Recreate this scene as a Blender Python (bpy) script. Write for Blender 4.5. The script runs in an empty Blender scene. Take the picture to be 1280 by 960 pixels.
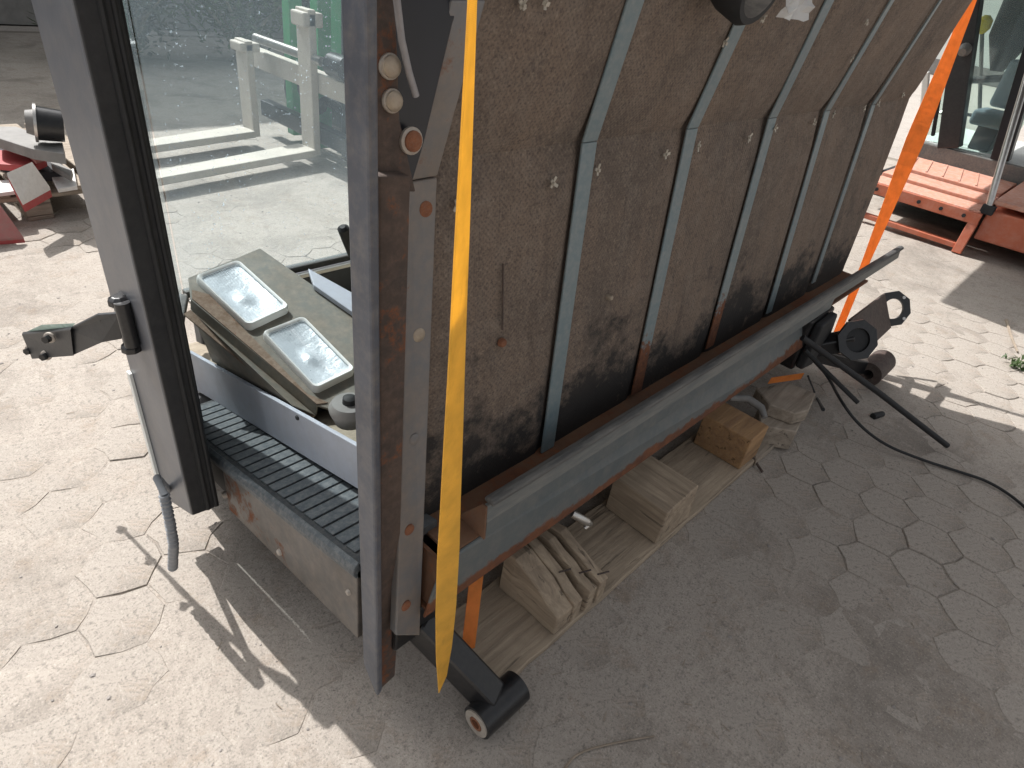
import bpy, bmesh, math, random
from mathutils import Vector as V, Matrix, noise

random.seed(7)
SC = bpy.context.scene
COL = SC.collection
# ------------------------------------------------------------------ camera
# World: X runs along the cab's rear wall, Y into the cab, Z up.  Camera stands at the origin, 1.35 m up.
CAMH = 1.35
DOWN = V((-185, 1190, 800)).normalized()                # gravity in camera axes (right, down, forward)
FWD = (V((0, 0, 1)) - DOWN * DOWN.z).normalized()
RGT = DOWN.cross(FWD)
AZ = math.radians(39.5)
AX = (math.sin(AZ), math.cos(AZ)); BX = (-math.cos(AZ), math.sin(AZ))
CC = V((0, 0, CAMH))
def cam2world(c):
    a, b, z = c.dot(RGT), c.dot(FWD), -c.dot(DOWN)
    return V((a*AX[0] + b*AX[1], a*BX[0] + b*BX[1], z))
cam = bpy.data.cameras.new('camera'); camo = bpy.data.objects.new('camera', cam); COL.objects.link(camo)
r_, d_, f_ = (cam2world(V(c)) for c in ((1, 0, 0), (0, 1, 0), (0, 0, 1)))
camo.matrix_world = Matrix(((r_.x, -d_.x, -f_.x, 0), (r_.y, -d_.y, -f_.y, 0), (r_.z, -d_.z, -f_.z, CAMH), (0, 0, 0, 1)))
cam.sensor_width = 36; cam.lens = 22.5; cam.clip_start = .02; cam.clip_end = 400
SC.camera = camo
# ------------------------------------------------------------------ light
SHX, SHY = .07, -.9975                                   # ground direction in which shadows fall
EL = math.radians(50)
w = bpy.data.worlds.new('World'); SC.world = w; w.use_nodes = True
nt = w.node_tree; sky = nt.nodes.new('ShaderNodeTexSky'); sky.sky_type = 'NISHITA'; sky.sun_disc = False
sky.sun_elevation = EL; sky.sun_rotation = math.atan2(-SHX, -SHY)
hz = nt.nodes.new('ShaderNodeHueSaturation'); hz.inputs['Saturation'].default_value = .14   # hazy summer sky
nt.links.new(sky.outputs[0], hz.inputs['Color']); nt.links.new(hz.outputs[0], nt.nodes['Background'].inputs[0]); nt.nodes['Background'].inputs[1].default_value = .124
sky.dust_density = 5.; sky.air_density = 1.; sky.ozone_density = 1.6
sl = bpy.data.lights.new('sun', 'SUN'); so = bpy.data.objects.new('sun', sl); COL.objects.link(so)
sl.energy = 4.05; sl.angle = math.radians(.5); sl.color = (1, .975, .945)
sd = V((SHX*math.cos(EL), SHY*math.cos(EL), -math.sin(EL)))
so.rotation_euler = sd.to_track_quat('-Z', 'Y').to_euler(); so.location = (-3, 9, 12)
SC.view_settings.view_transform = 'Standard'; SC.view_settings.look = 'None'
SC.view_settings.exposure = .63; SC.view_settings.gamma = 1; SC.view_settings.use_curve_mapping = False
# ------------------------------------------------------------------ measuring helpers
def ray(px, py): return cam2world(V((px-640, py-480, 800)))
def onZ(px, py, z=0.): r = ray(px, py); return CC + r*((z-CAMH)/r.z)
def onY(px, py, y): r = ray(px, py); return CC + r*(y/r.y)
def onX(px, py, x): r = ray(px, py); return CC + r*(x/r.x)
def onP(px, py, p0, n):
    r = ray(px, py); p0 = V(p0); n = V(n); return CC + r*((p0-CC).dot(n)/r.dot(n))
def proj(p):
    q = V(p)-CC; best = V((q.dot(r_), q.dot(d_), q.dot(f_)))
    return (640+800*best.x/best.z, 480+800*best.y/best.z) if best.z > .05 else (-9999, -9999)

# ------------------------------------------------------------------ materials
M = {}
def newmat(name):
    m = bpy.data.materials.new(name); m.use_nodes = True; M[name] = m
    t = m.node_tree; return m, t, t.nodes['Principled BSDF']
def N(t, typ, **kw):
    n = t.nodes.new(typ)
    for k, v in kw.items():
        if k.startswith('i_'):
            key = k[2:]; n.inputs[int(key) if key.isdigit() else key.replace('_', ' ')].default_value = v
        else: setattr(n, k, v)
    return n
def coords(t, scale=(1, 1, 1), rot=(0, 0, 0)):
    c = N(t, 'ShaderNodeTexCoord'); mp = N(t, 'ShaderNodeMapping'); mp.inputs['Scale'].default_value = scale; mp.inputs['Rotation'].default_value = rot
    t.links.new(c.outputs['Object'], mp.inputs[0]); return mp.outputs[0]
def nz(t, vec, scale, detail=6, rough=.6, dist=0.):
    n = N(t, 'ShaderNodeTexNoise', i_Scale=scale, i_Detail=detail, i_Roughness=rough, i_Distortion=dist)
    t.links.new(vec, n.inputs['Vector']); return n.outputs['Fac']
def ramp(t, fac, stops):
    r = N(t, 'ShaderNodeValToRGB'); e = r.color_ramp.elements
    while len(e) < len(stops): e.new(.5)
    for i, (p, c) in enumerate(stops):
        e[i].position = p; e[i].color = (c, c, c, 1) if isinstance(c, (int, float)) else (*c, 1)
    t.links.new(fac, r.inputs[0]); return r.outputs[0]
def mix(t, fac, a, b, mode='MIX'):
    n = N(t, 'ShaderNodeMix', data_type='RGBA', blend_type=mode)
    for sock, v in ((n.inputs[0], fac), (n.inputs[6], a), (n.inputs[7], b)):
        if hasattr(v, 'links'): t.links.new(v, sock)
        elif isinstance(v, (int, float)): sock.default_value = v
        else: sock.default_value = (*v, 1)
    return n.outputs[2]
def math_(t, op, a, b=None, clamp=False):
    n = N(t, 'ShaderNodeMath', operation=op, use_clamp=clamp)
    for i, v in enumerate((a, b)):
        if v is None: continue
        if hasattr(v, 'links'): t.links.new(v, n.inputs[i])
        else: n.inputs[i].default_value = v
    return n.outputs[0]
def zval(t):
    c = N(t, 'ShaderNodeTexCoord'); s = N(t, 'ShaderNodeSeparateXYZ'); t.links.new(c.outputs['Object'], s.inputs[0]); return s.outputs
def bump(t, b, h, strength=.3, dist=.002):
    n = N(t, 'ShaderNodeBump', i_Strength=strength, i_Distance=dist); t.links.new(h, n.inputs['Height']); t.links.new(n.outputs[0], b.inputs['Normal'])
def setc(t, b, key, v):
    if hasattr(v, 'links'): t.links.new(v, b.inputs[key])
    elif isinstance(v, (int, float)): b.inputs[key].default_value = v
    else: b.inputs[key].default_value = (*v, 1)

RUST1, RUST2 = (.20, .075, .032), (.075, .032, .020)
def painted(name, c, c2=None, rust=.0, scale=9., rough=.5, metal=0., dust=.25, dustc=(.26, .23, .20), zr=None, bmp=.25, stretch=(1, 1, 1)):
    """weathered paint: two tones, dust film, rust patches of their own shape; zr=(z0,z1) rust rising from an edge"""
    m, t, b = newmat(name); v = coords(t, stretch)
    c2 = c2 or tuple(x*.72 for x in c)
    n1 = nz(t, v, scale, 8, .65); n2 = nz(t, v, scale*5.3, 6, .7); n3 = nz(t, v, scale*.45, 7, .7)
    col = mix(t, ramp(t, n1, ((.35, 0), (.68, 1))), c, c2)
    col = mix(t, math_(t, 'MULTIPLY', ramp(t, n2, ((.42, 0), (.75, 1))), dust), col, dustc)
    rf = rough
    if rust > 0 or zr:
        k = math_(t, 'ADD', n3, math_(t, 'MULTIPLY', math_(t, 'SUBTRACT', n2, .5), .55))
        if zr:
            z = zval(t)[2]
            g = N(t, 'ShaderNodeMapRange', i_1=zr[0], i_2=zr[1], i_3=.62, i_4=0.); t.links.new(z, g.inputs[0])
            k = math_(t, 'ADD', k, g.outputs[0])
        th = .86 - rust*.42
        mask = ramp(t, k, ((max(th-.05, 0), 0), (min(th+.05, 1), 1)))
        rc = mix(t, ramp(t, n2, ((.3, 0), (.7, 1))), RUST2, RUST1)
        col = mix(t, mask, col, rc)
        rf = ramp(t, mask, ((0, rough), (1, .92)))
    setc(t, b, 'Base Color', col); setc(t, b, 'Roughness', rf); b.inputs['Metallic'].default_value = metal
    bump(t, b, n2, bmp, .002); return m
def wood(name, c, c2, axis=0, scale=1.):
    m, t, b = newmat(name); s = [38*scale]*3; s[axis] = 2.6*scale
    v = coords(t, tuple(s)); g = nz(t, v, 1., 8, .7, .6); v2 = coords(t); big = nz(t, v2, 11, 5, .6); fine = nz(t, v2, 160, 3, .6)
    col = mix(t, ramp(t, g, ((.36, 0), (.62, 1))), c, c2); col = mix(t, ramp(t, big, ((.45, 0), (.8, .6))), col, tuple(x*.45 for x in c))
    col = mix(t, ramp(t, fine, ((.5, 0), (.9, .35))), col, (.3, .26, .21))
    crk = nz(t, coords(t, tuple(x*1.7 for x in s)), .8, 4, .6, .3); col = mix(t, ramp(t, crk, ((.62, 0), (.68, .8))), col, tuple(x*.22 for x in c))
    setc(t, b, 'Base Color', col); b.inputs['Roughness'].default_value = .9
    bump(t, b, math_(t, 'SUBTRACT', g, math_(t, 'MULTIPLY', crk, .8)), .8, .005); return m
def plain(name, c, rough=.6, metal=0., var=.25, scale=40.):
    m, t, b = newmat(name); v = coords(t); n = nz(t, v, scale, 5, .6)
    setc(t, b, 'Base Color', mix(t, ramp(t, n, ((.3, 0), (.75, 1))), c, tuple(x*(1-var) for x in c)))
    b.inputs['Roughness'].default_value = rough; b.inputs['Metallic'].default_value = metal; bump(t, b, n, .12, .001); return m

painted('post_paint', (.082, .094, .120), (.055, .062, .08), rust=.10, scale=7, rough=.42, dust=.35)
painted('post_rusty', (.055, .042, .037), (.085, .060, .048), rust=.62, scale=12, rough=.85, dust=.5, dustc=(.17, .12, .095))
painted('flange_paint', (.145, .155, .168), (.19, .165, .145), rust=.34, scale=8, rough=.55, dust=.5, dustc=(.27, .22, .18))
painted('strip_paint', (.130, .185, .205), (.165, .205, .215), rust=.05, scale=14, rough=.45, dust=.4, dustc=(.33, .32, .30))
painted('strip_paint_rusty', (.130, .185, .205), (.17, .205, .21), rust=.16, scale=14, rough=.5, dust=.4, dustc=(.33, .32, .30), zr=(.50, .70))
painted('beam_paint', (.092, .112, .120), (.125, .138, .138), rust=.40, scale=6, rough=.55, dust=.35, zr=(.292, .352))
painted('ledge_rust', (.115, .060, .036), (.17, .085, .045), rust=.75, scale=10, rough=.95, dust=.4, dustc=(.16, .12, .09))
painted('rail_paint', (.165, .165, .155), (.10, .115, .12), rust=.05, scale=5, rough=.6, dust=.6, dustc=(.27, .255, .225), stretch=(.35, 3, 3))
painted('door_post_black', (.014, .016, .019), (.024, .025, .028), rust=.0, scale=10, rough=.5, dust=.25, dustc=(.07, .07, .07))
painted('door_post_grey', (.115, .123, .14), (.09, .096, .112), rust=.03, scale=5, rough=.4, dust=.25)
painted('sill_plate', (.125, .12, .115), (.05, .046, .042), rust=.5, scale=6, rough=.45, metal=.2, dust=.3, dustc=(.35, .28, .22))
painted('riser_plate', (.42, .45, .51), (.36, .39, .45), rust=.02, scale=5, rough=.55, dust=.25)
painted('panel_paint', (.15, .16, .145), (.17, .145, .11), rust=.34, scale=8, rough=.7, dust=.7, dustc=(.28, .24, .19))
painted('panel_rusty', (.15, .095, .06), (.22, .165, .12), rust=.5, scale=14, rough=.9, dust=.6, dustc=(.36, .30, .24))
painted('black_steel', (.010, .011, .013), (.02, .02, .022), rust=.05, scale=16, rough=.30, dust=.18, dustc=(.09, .08, .07))
painted('brown_steel', (.045, .032, .028), (.07, .045, .038), rust=.35, scale=14, rough=.7)
painted('bolt_steel', (.42, .36, .28), (.30, .25, .20), rust=.2, scale=60, rough=.5, metal=.5)
painted('bolt_rust', (.24, .09, .04), (.16, .06, .03), rust=.5, scale=60, rough=.9)
painted('washer', (.46, .42, .37), (.34, .30, .26), rust=.12, scale=50, rough=.6, metal=.2)
painted('machine_red', (.52, .145, .075), (.45, .12, .065), rust=.03, scale=3, rough=.5, dust=.3, dustc=(.55, .40, .34))
painted('machine_step', (.60, .29, .20), (.52, .24, .17), rust=.02, scale=5, rough=.75, dust=.75, dustc=(.62, .44, .38))
painted('scrap_red', (.42, .045, .05), (.36, .05, .05), rust=.12, scale=8, rough=.6)
painted('scrap_pink', (.42, .17, .16), (.34, .12, .11), rust=.15, scale=8, rough=.8, dust=.5)
painted('scrap_white', (.74, .72, .70), (.66, .63, .60), rust=.06, scale=8, rough=.6)
painted('scrap_grey', (.24, .235, .225), (.17, .165, .16), rust=.12, scale=9, rough=.7)
painted('fork_steel', (.54, .49, .42), (.44, .40, .35), rust=.14, scale=5, rough=.65, dust=.4, dustc=(.36, .32, .27))
painted('lift_green', (.05, .33, .13), (.04, .25, .10), rust=.02, scale=3, rough=.45)
painted('shed_green', (.022, .038, .026), (.03, .045, .032), rust=.0, scale=2, rough=.75, dust=.3, dustc=(.05, .055, .045))
wood('pallet_wood', (.47, .375, .275), (.29, .23, .17), 0)
wood('block_wood', (.50, .395, .285), (.28, .215, .155), 1)
wood('block_orange', (.42, .25, .12), (.27, .155, .08), 0)
wood('old_wood', (.40, .34, .275), (.25, .205, .16), 0)
plain('rubber', (.018, .019, .021), .7, 0, .4, 60)
painted('gasket_rubber', (.05, .05, .052), (.09, .088, .084), rust=0, scale=4, rough=.7, dust=.7, dustc=(.22, .21, .19), stretch=(.4, 3, 3))
plain('steel_bright', (.62, .60, .57), .32, .9, .25, 30)
plain('hose_grey', (.25, .265, .285), .5, 0, .2, 40)
plain('clip_metal', (.50, .46, .39), .5, .3, .4, 80)
plain('interior_dark', (.03, .031, .034), .8)
plain('cab_paint', (.06, .065, .075), .5)
plain('seat_grey', (.17, .21, .25), .7)
plain('yellow_plastic', (.85, .66, .03), .4)
plain('cap_teal', (.42, .60, .55), .5, 0, .35, 50)
plain('dead_wood', (.33, .27, .21), .9, 0, .4, 60)
plain('pebble', (.34, .31, .285), .9, 0, .4, 15)
plain('bright_panel', (.72, .74, .71), .6, 0, .1, 3)
plain('dark_blue_panel', (.006, .008, .015), .35, 0, .4, 12)
plain('tube_grey', (.30, .29, .30), .5, 0, .25, 60)

# tread mat
dusty_floor = painted('cab_dirt', (.30, .26, .20), (.20, .17, .13), rust=.1, scale=14, rough=.95, dust=.7, dustc=(.42, .36, .28))
painted('edge_sheet', (.15, .14, .125), (.12, .10, .085), rust=.22, scale=5, rough=.8, dust=.5, dustc=(.2, .17, .14))
painted('tread_mat', (.052, .065, .076), (.075, .09, .10), rust=0, scale=16, rough=.55, dust=.6, dustc=(.24, .24, .235))
painted('tread_gap', (.05, .058, .065), (.04, .045, .05), rust=0, scale=16, rough=.8)
# quilted brown sound insulation with mould along the bottom
m, t, b = newmat('insulation'); v = coords(t)
n1 = nz(t, v, 3.2, 8, .65); n2 = nz(t, v, 22, 7, .7); n3 = nz(t, coords(t, (7, 7, .8)), 1.6, 6, .65); n4 = nz(t, v, 260, 3, .6)
col = mix(t, ramp(t, n1, ((.34, 0), (.68, 1))), (.185, .136, .102), (.105, .083, .068))
col = mix(t, ramp(t, n3, ((.45, 0), (.8, .75))), col, (.225, .165, .125))
col = mix(t, ramp(t, n2, ((.47, 0), (.72, .75))), col, (.21, .17, .14))
vo = N(t, 'ShaderNodeTexVoronoi', i_Scale=135., i_Randomness=.12); t.links.new(coords(t, (1, 0.01, 1), (0, .785, 0)), vo.inputs['Vector'])
run = nz(t, coords(t, (26, 26, 1.1)), 1.0, 7, .7, .8); col = mix(t, ramp(t, run, ((.56, 0), (.72, .6))), col, (.045, .036, .031)); col = mix(t, ramp(t, run, ((.26, .45), (.38, 0))), col, (.235, .185, .145))
blo = nz(t, v, 7.5, 8, .75, .4); col = mix(t, ramp(t, blo, ((.55, 0), (.70, .6))), col, (.055, .045, .038))
sp2 = nz(t, v, 150, 4, .8); col = mix(t, ramp(t, sp2, ((.53, 0), (.64, .7))), col, (.05, .04, .034)); col = mix(t, ramp(t, sp2, ((.32, .6), (.44, 0))), col, (.30, .24, .185))
dots = ramp(t, vo.outputs['Distance'], ((.16, 0), (.40, 1)))
col = mix(t, math_(t, 'MULTIPLY', math_(t, 'SUBTRACT', 1., dots), .26), col, (.032, .026, .022))
z = zval(t)[2]
g = N(t, 'ShaderNodeMapRange', i_1=.40, i_2=.86, i_3=.40, i_4=-.20); t.links.new(z, g.inputs[0])
mould = ramp(t, math_(t, 'ADD', math_(t, 'ADD', math_(t, 'MULTIPLY', nz(t, coords(t, (1, 1, 1.5)), 3.1, 9, .72), 1.25), math_(t, 'MULTIPLY', math_(t, 'SUBTRACT', n2, .5), .6)), g.outputs[0]), ((.72, 0), (.90, .93)))
col = mix(t, mould, col, (.014, .013, .013))
wht = ramp(t, nz(t, v, 38, 5, .75), ((.70, 0), (.76, .8)))
col = mix(t, math_(t, 'MULTIPLY', wht, math_(t, 'ADD', mould, .12)), col, (.24, .22, .20))
setc(t, b, 'Base Color', col); b.inputs['Roughness'].default_value = .88
hh = math_(t, 'ADD', math_(t, 'MULTIPLY', dots, .6), math_(t, 'MULTIPLY', n4, .5)); bump(t, b, hh, .5, .0016)
# ground: dusty concrete
def dusty(name, c1, c2, c3, stain=.5, joint=False):
    m, t, b = newmat(name); v = coords(t)
    a = nz(t, v, .9, 8, .6); bb = nz(t, v, 14, 8, .72); c = nz(t, v, 210, 4, .7); d = nz(t, v, 2.1, 8, .72, .6); e = nz(t, v, 48, 5, .75); g = nz(t, v, 5.5, 9, .75, .3)
    col = mix(t, ramp(t, a, ((.32, 0), (.7, 1))), c1, c2)
    col = mix(t, ramp(t, bb, ((.38, 0), (.78, 1))), col, c3)
    col = mix(t, math_(t, 'MULTIPLY', ramp(t, d, ((.48, 0), (.66, 1))), stain), col, tuple(x*.55 for x in c2))
    col = mix(t, math_(t, 'MULTIPLY', ramp(t, g, ((.56, 0), (.70, 1))), stain*.8), col, (c1[0]*.62, c1[1]*.54, c1[2]*.46))
    h2 = nz(t, v, 95, 5, .8); br = nz(t, v, 7.5, 8, .8)
    col = mix(t, ramp(t, br, ((.54, 0), (.64, stain*.7))), col, (c1[0]*.66, c1[1]*.56, c1[2]*.47))
    col = mix(t, ramp(t, e, ((.54, 0), (.66, .75))), col, tuple(x*.50 for x in c1))
    col = mix(t, ramp(t, e, ((.28, .55), (.42, 0))), col, tuple(min(1, x*1.25) for x in c1))
    col = mix(t, ramp(t, h2, ((.54, 0), (.64, .6))), col, tuple(x*.48 for x in c1))
    col = mix(t, ramp(t, h2, ((.30, .6), (.42, 0))), col, tuple(min(1, x*1.4) for x in c1))
    col = mix(t, ramp(t, c, ((.55, 0), (.66, .75))), col, tuple(x*.38 for x in c1))
    col = mix(t, ramp(t, c, ((.30, .6), (.42, 0))), col, tuple(min(1, x*1.45) for x in c1))
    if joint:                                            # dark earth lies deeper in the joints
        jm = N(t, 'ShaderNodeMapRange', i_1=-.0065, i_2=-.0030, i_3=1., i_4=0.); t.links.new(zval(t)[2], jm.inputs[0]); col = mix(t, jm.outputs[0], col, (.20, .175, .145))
    setc(t, b, 'Base Color', col); b.inputs['Roughness'].default_value = .95
    bump(t, b, math_(t, 'ADD', math_(t, 'ADD', math_(t, 'MULTIPLY', c, .5), math_(t, 'MULTIPLY', bb, .3)), math_(t, 'MULTIPLY', h2, .6)), .8, .003); return m
dusty('paver_concrete', (.378, .340, .300), (.302, .263, .225), (.40, .358, .315), .7)
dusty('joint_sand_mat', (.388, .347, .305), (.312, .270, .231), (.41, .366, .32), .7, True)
dusty('ground_mat', (.395, .358, .322), (.335, .30, .268), (.42, .38, .342), .35)
dusty('joint_dark', (.11, .10, .09), (.085, .075, .068), (.13, .115, .10))
# glass with dust specks
def glassmat(name, tint, dust, speck, flute=0):
    m, t, b = newmat(name); out = t.nodes['Material Output']; t.nodes.remove(b)
    tr = N(t, 'ShaderNodeBsdfTransparent'); tr.inputs[0].default_value = (*tint, 1)
    gl = N(t, 'ShaderNodeBsdfGlossy', i_Roughness=.02); fr = N(t, 'ShaderNodeFresnel', i_IOR=1.45)
    ge = N(t, 'ShaderNodeNewGeometry'); ior = N(t, 'ShaderNodeMapRange', i_1=0., i_2=1., i_3=1.45, i_4=1/1.45); t.links.new(ge.outputs['Backfacing'], ior.inputs[0]); t.links.new(ior.outputs[0], fr.inputs[0])
    mx = N(t, 'ShaderNodeMixShader'); t.links.new(fr.outputs[0], mx.inputs[0]); t.links.new(tr.outputs[0], mx.inputs[1]); t.links.new(gl.outputs[0], mx.inputs[2])
    di = N(t, 'ShaderNodeBsdfDiffuse'); di.inputs[0].default_value = (.56, .66, .73, 1)
    tl = N(t, 'ShaderNodeBsdfTranslucent'); tl.inputs[0].default_value = (.56, .66, .73, 1)
    dd = N(t, 'ShaderNodeMixShader', i_0=.55); t.links.new(di.outputs[0], dd.inputs[1]); t.links.new(tl.outputs[0], dd.inputs[2])
    v = coords(t); n1 = nz(t, v, 2.2, 6, .6); n2 = nz(t, v, 120, 2, .5); n3 = nz(t, coords(t, (9, 9, 2.2), (0, .5, 0)), 1.6, 5, .7)
    f = math_(t, 'MULTIPLY', ramp(t, n1, ((.25, .45), (.8, 1.))), dust)
    sp = math_(t, 'MULTIPLY', ramp(t, n2, ((.66, 0), (.74, 1))), ramp(t, n3, ((.46, .06), (.62, 1))))
    f = math_(t, 'ADD', f, math_(t, 'MULTIPLY', sp, speck), True)
    m2 = N(t, 'ShaderNodeMixShader'); t.links.new(f, m2.inputs[0]); t.links.new(mx.outputs[0], m2.inputs[1]); t.links.new(dd.outputs[0], m2.inputs[2])
    t.links.new(m2.outputs[0], out.inputs[0])
    if flute:
        wv = N(t, 'ShaderNodeTexWave', i_Scale=flute, bands_direction='X', i_Distortion=.6); t.links.new(v, wv.inputs[0])
        bp = N(t, 'ShaderNodeBump', i_Strength=.6, i_Distance=.002); t.links.new(wv.outputs[1], bp.inputs['Height'])
        for nd in (gl, di, fr): t.links.new(bp.outputs[0], nd.inputs['Normal'])
    return m
glassmat('cab_glass', (.935, .98, .99), .12, .7)
glassmat('lamp_lens', (.97, .985, .99), .30, .5, 45.)
glassmat('machine_glass', (.86, .96, .93), .16, .3)
# webbing
def webbing(name, c, tr):
    m, t, b = newmat(name); out = t.nodes['Material Output']; v = coords(t, (1, 1, 1)); n = nz(t, v, 30, 5, .6)
    wv = N(t, 'ShaderNodeTexWave', i_Scale=260., bands_direction='Z'); t.links.new(v, wv.inputs[0])
    col = mix(t, ramp(t, n, ((.35, 0), (.8, 1))), c, tuple(x*.80 for x in c)); gm = nz(t, coords(t, (1, 1, .35)), 75, 6, .75); col = mix(t, ramp(t, gm, ((.54, 0), (.80, .35))), col, (c[0]*.45, c[1]*.40, c[2]*.5)); col = mix(t, math_(t, 'MULTIPLY', wv.outputs[1], .16), col, tuple(x*.5 for x in c))
    setc(t, b, 'Base Color', col); b.inputs['Roughness'].default_value = .7; bump(t, b, wv.outputs[1], .3, .0006)
    tl = N(t, 'ShaderNodeBsdfTranslucent'); t.links.new(col, tl.inputs[0])
    mx = N(t, 'ShaderNodeMixShader', i_0=tr); t.links.new(b.outputs[0], mx.inputs[1]); t.links.new(tl.outputs[0], mx.inputs[2]); t.links.new(mx.outputs[0], out.inputs[0])
webbing('strap_yellow', (1., .68, .15), .6)
webbing('strap_orange', (1., .42, .11), .6)
# lamp lens: ribbed clear lens over bright reflector
m, t, b = newmat('lamp_reflector'); b.inputs['Base Color'].default_value = (.86, .88, .9, 1); b.inputs['Metallic'].default_value = .55; b.inputs['Roughness'].default_value = .33
n = nz(t, coords(t), 26, 4, .6); bump(t, b, n, .5, .006)
m, t, b = newmat('lamp_rim'); b.inputs['Base Color'].default_value = (.72, .73, .71, 1); b.inputs['Roughness'].default_value = .4
m, t, b = newmat('plastic_film'); b.inputs['Base Color'].default_value = (.8, .82, .82, 1); b.inputs['Roughness'].default_value = .15; b.inputs['Alpha'].default_value = .55
# leaves
def leafmat(name, c1, c2):
    m, t, b = newmat(name); n = nz(t, coords(t), 9, 4, .6); col = mix(t, ramp(t, n, ((.3, 0), (.7, 1))), c1, c2)
    out = t.nodes['Material Output']; setc(t, b, 'Base Color', col); b.inputs['Roughness'].default_value = .55
    tl = N(t, 'ShaderNodeBsdfTranslucent'); t.links.new(col, tl.inputs[0]); mx = N(t, 'ShaderNodeMixShader', i_0=.35)
    t.links.new(b.outputs[0], mx.inputs[1]); t.links.new(tl.outputs[0], mx.inputs[2]); t.links.new(mx.outputs[0], out.inputs[0])
leafmat('leaf_green', (.055, .105, .03), (.085, .13, .04)); leafmat('leaf_grey', (.10, .11, .07), (.06, .085, .045))

# ------------------------------------------------------------------ mesh builder
class MB:
    def __init__(s): s.v = []; s.f = []
    def add(s, vs, fs):
        o = len(s.v); s.v += [tuple(p) for p in vs]; s.f += [tuple(i+o for i in f) for f in fs]; return s
    def prism(s, poly, vec):
        n = len(poly); vec = V(vec); a = [V(p) for p in poly]; bq = [p+vec for p in a]
        return s.add(a+bq, [tuple(range(n-1, -1, -1)), tuple(range(n, 2*n))] + [(i, (i+1) % n, n+(i+1) % n, n+i) for i in range(n)])
    def box(s, x0, x1, y0, y1, z0, z1): return s.prism([(x0, y0, z0), (x1, y0, z0), (x1, y1, z0), (x0, y1, z0)], (0, 0, z1-z0))
    def bar(s, p, q, wd, ht, up=(0, 0, 1)):
        p, q = V(p), V(q); d = (q-p).normalized(); u = V(up); sx = d.cross(u).normalized(); u = sx.cross(d)
        return s.prism([p+sx*a*wd/2+u*c*ht/2 for a, c in ((-1, -1), (1, -1), (1, 1), (-1, 1))], q-p)
    def tube(s, pts, r, n=10, caps=True):
        pts = [V(p) for p in pts]; rs = r if isinstance(r, (list, tuple)) else [r]*len(pts); vs = []; prev = None
        for i, p in enumerate(pts):
            d = (pts[min(i+1, len(pts)-1)]-pts[max(i-1, 0)]).normalized()
            if prev is None: a = d.orthogonal().normalized()
            else: a = (prev-d*prev.dot(d)).normalized()
            prev = a; c = d.cross(a)
            vs += [p+(a*math.cos(2*math.pi*k/n)+c*math.sin(2*math.pi*k/n))*rs[i] for k in range(n)]
        fs = [(i*n+k, i*n+(k+1) % n, (i+1)*n+(k+1) % n, (i+1)*n+k) for i in range(len(pts)-1) for k in range(n)]
        if caps: fs += [tuple(range(n-1, -1, -1)), tuple(range((len(pts)-1)*n, len(pts)*n))]
        return s.add(vs, fs)
    def cyl(s, p, q, r, n=16, r2=None): return s.tube([p, q], [r, r if r2 is None else r2], n)
    def pipe(s, p, q, r, ri, n=24):                     # hollow cylinder
        p, q = V(p), V(q); d = (q-p).normalized(); a = d.orthogonal().normalized(); c = d.cross(a); vs = []
        for o, rr in ((p, ri), (p, r), (q, r), (q, ri)): vs += [o+(a*math.cos(2*math.pi*k/n)+c*math.sin(2*math.pi*k/n))*rr for k in range(n)]
        return s.add(vs, [(i*n+k, i*n+(k+1) % n, ((i+1) % 4)*n+(k+1) % n, ((i+1) % 4)*n+k) for i in range(4) for k in range(n)])
    def build(s, name, mat, parent=None, smooth=False, bevel=0., seg=2):
        me = bpy.data.meshes.new(name); me.from_pydata(s.v, [], s.f); me.update()
        bm = bmesh.new(); bm.from_mesh(me); bmesh.ops.recalc_face_normals(bm, faces=bm.faces); bm.to_mesh(me); bm.free()
        o = bpy.data.objects.new(name, me); COL.objects.link(o); me.materials.append(M[mat])
        if smooth:
            for p in me.polygons: p.use_smooth = True
            try: me.set_sharp_from_angle(angle=math.radians(42))
            except Exception: pass
        if bevel:
            md = o.modifiers.new('bevel', 'BEVEL'); md.width = bevel; md.segments = seg; md.limit_method = 'ANGLE'; md.angle_limit = math.radians(35)
        if parent is not None:
            o.parent = parent; o.location = -V(root_loc(parent))
        return o
def root_loc(p):
    # world location of parent chain (no rotations used)
    l = V((0, 0, 0))
    while p is not None: l += p.location; p = p.parent
    return l
def thing(name, label, cat, loc=(0, 0, 0), group=None):
    o = bpy.data.objects.new(name, None); COL.objects.link(o); o.location = loc; o.empty_display_size = .1
    return tag(o, label, cat, group)
def tag(o, label, cat, group=None):
    o['label'] = label; o['category'] = cat
    if group: o['group'] = group
    return o
def struct(o): o['kind'] = 'structure'; return o
def stuff(o): o['kind'] = 'stuff'; return o
lerp = lambda a, b, k: V(a)*(1-k)+V(b)*k

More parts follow.
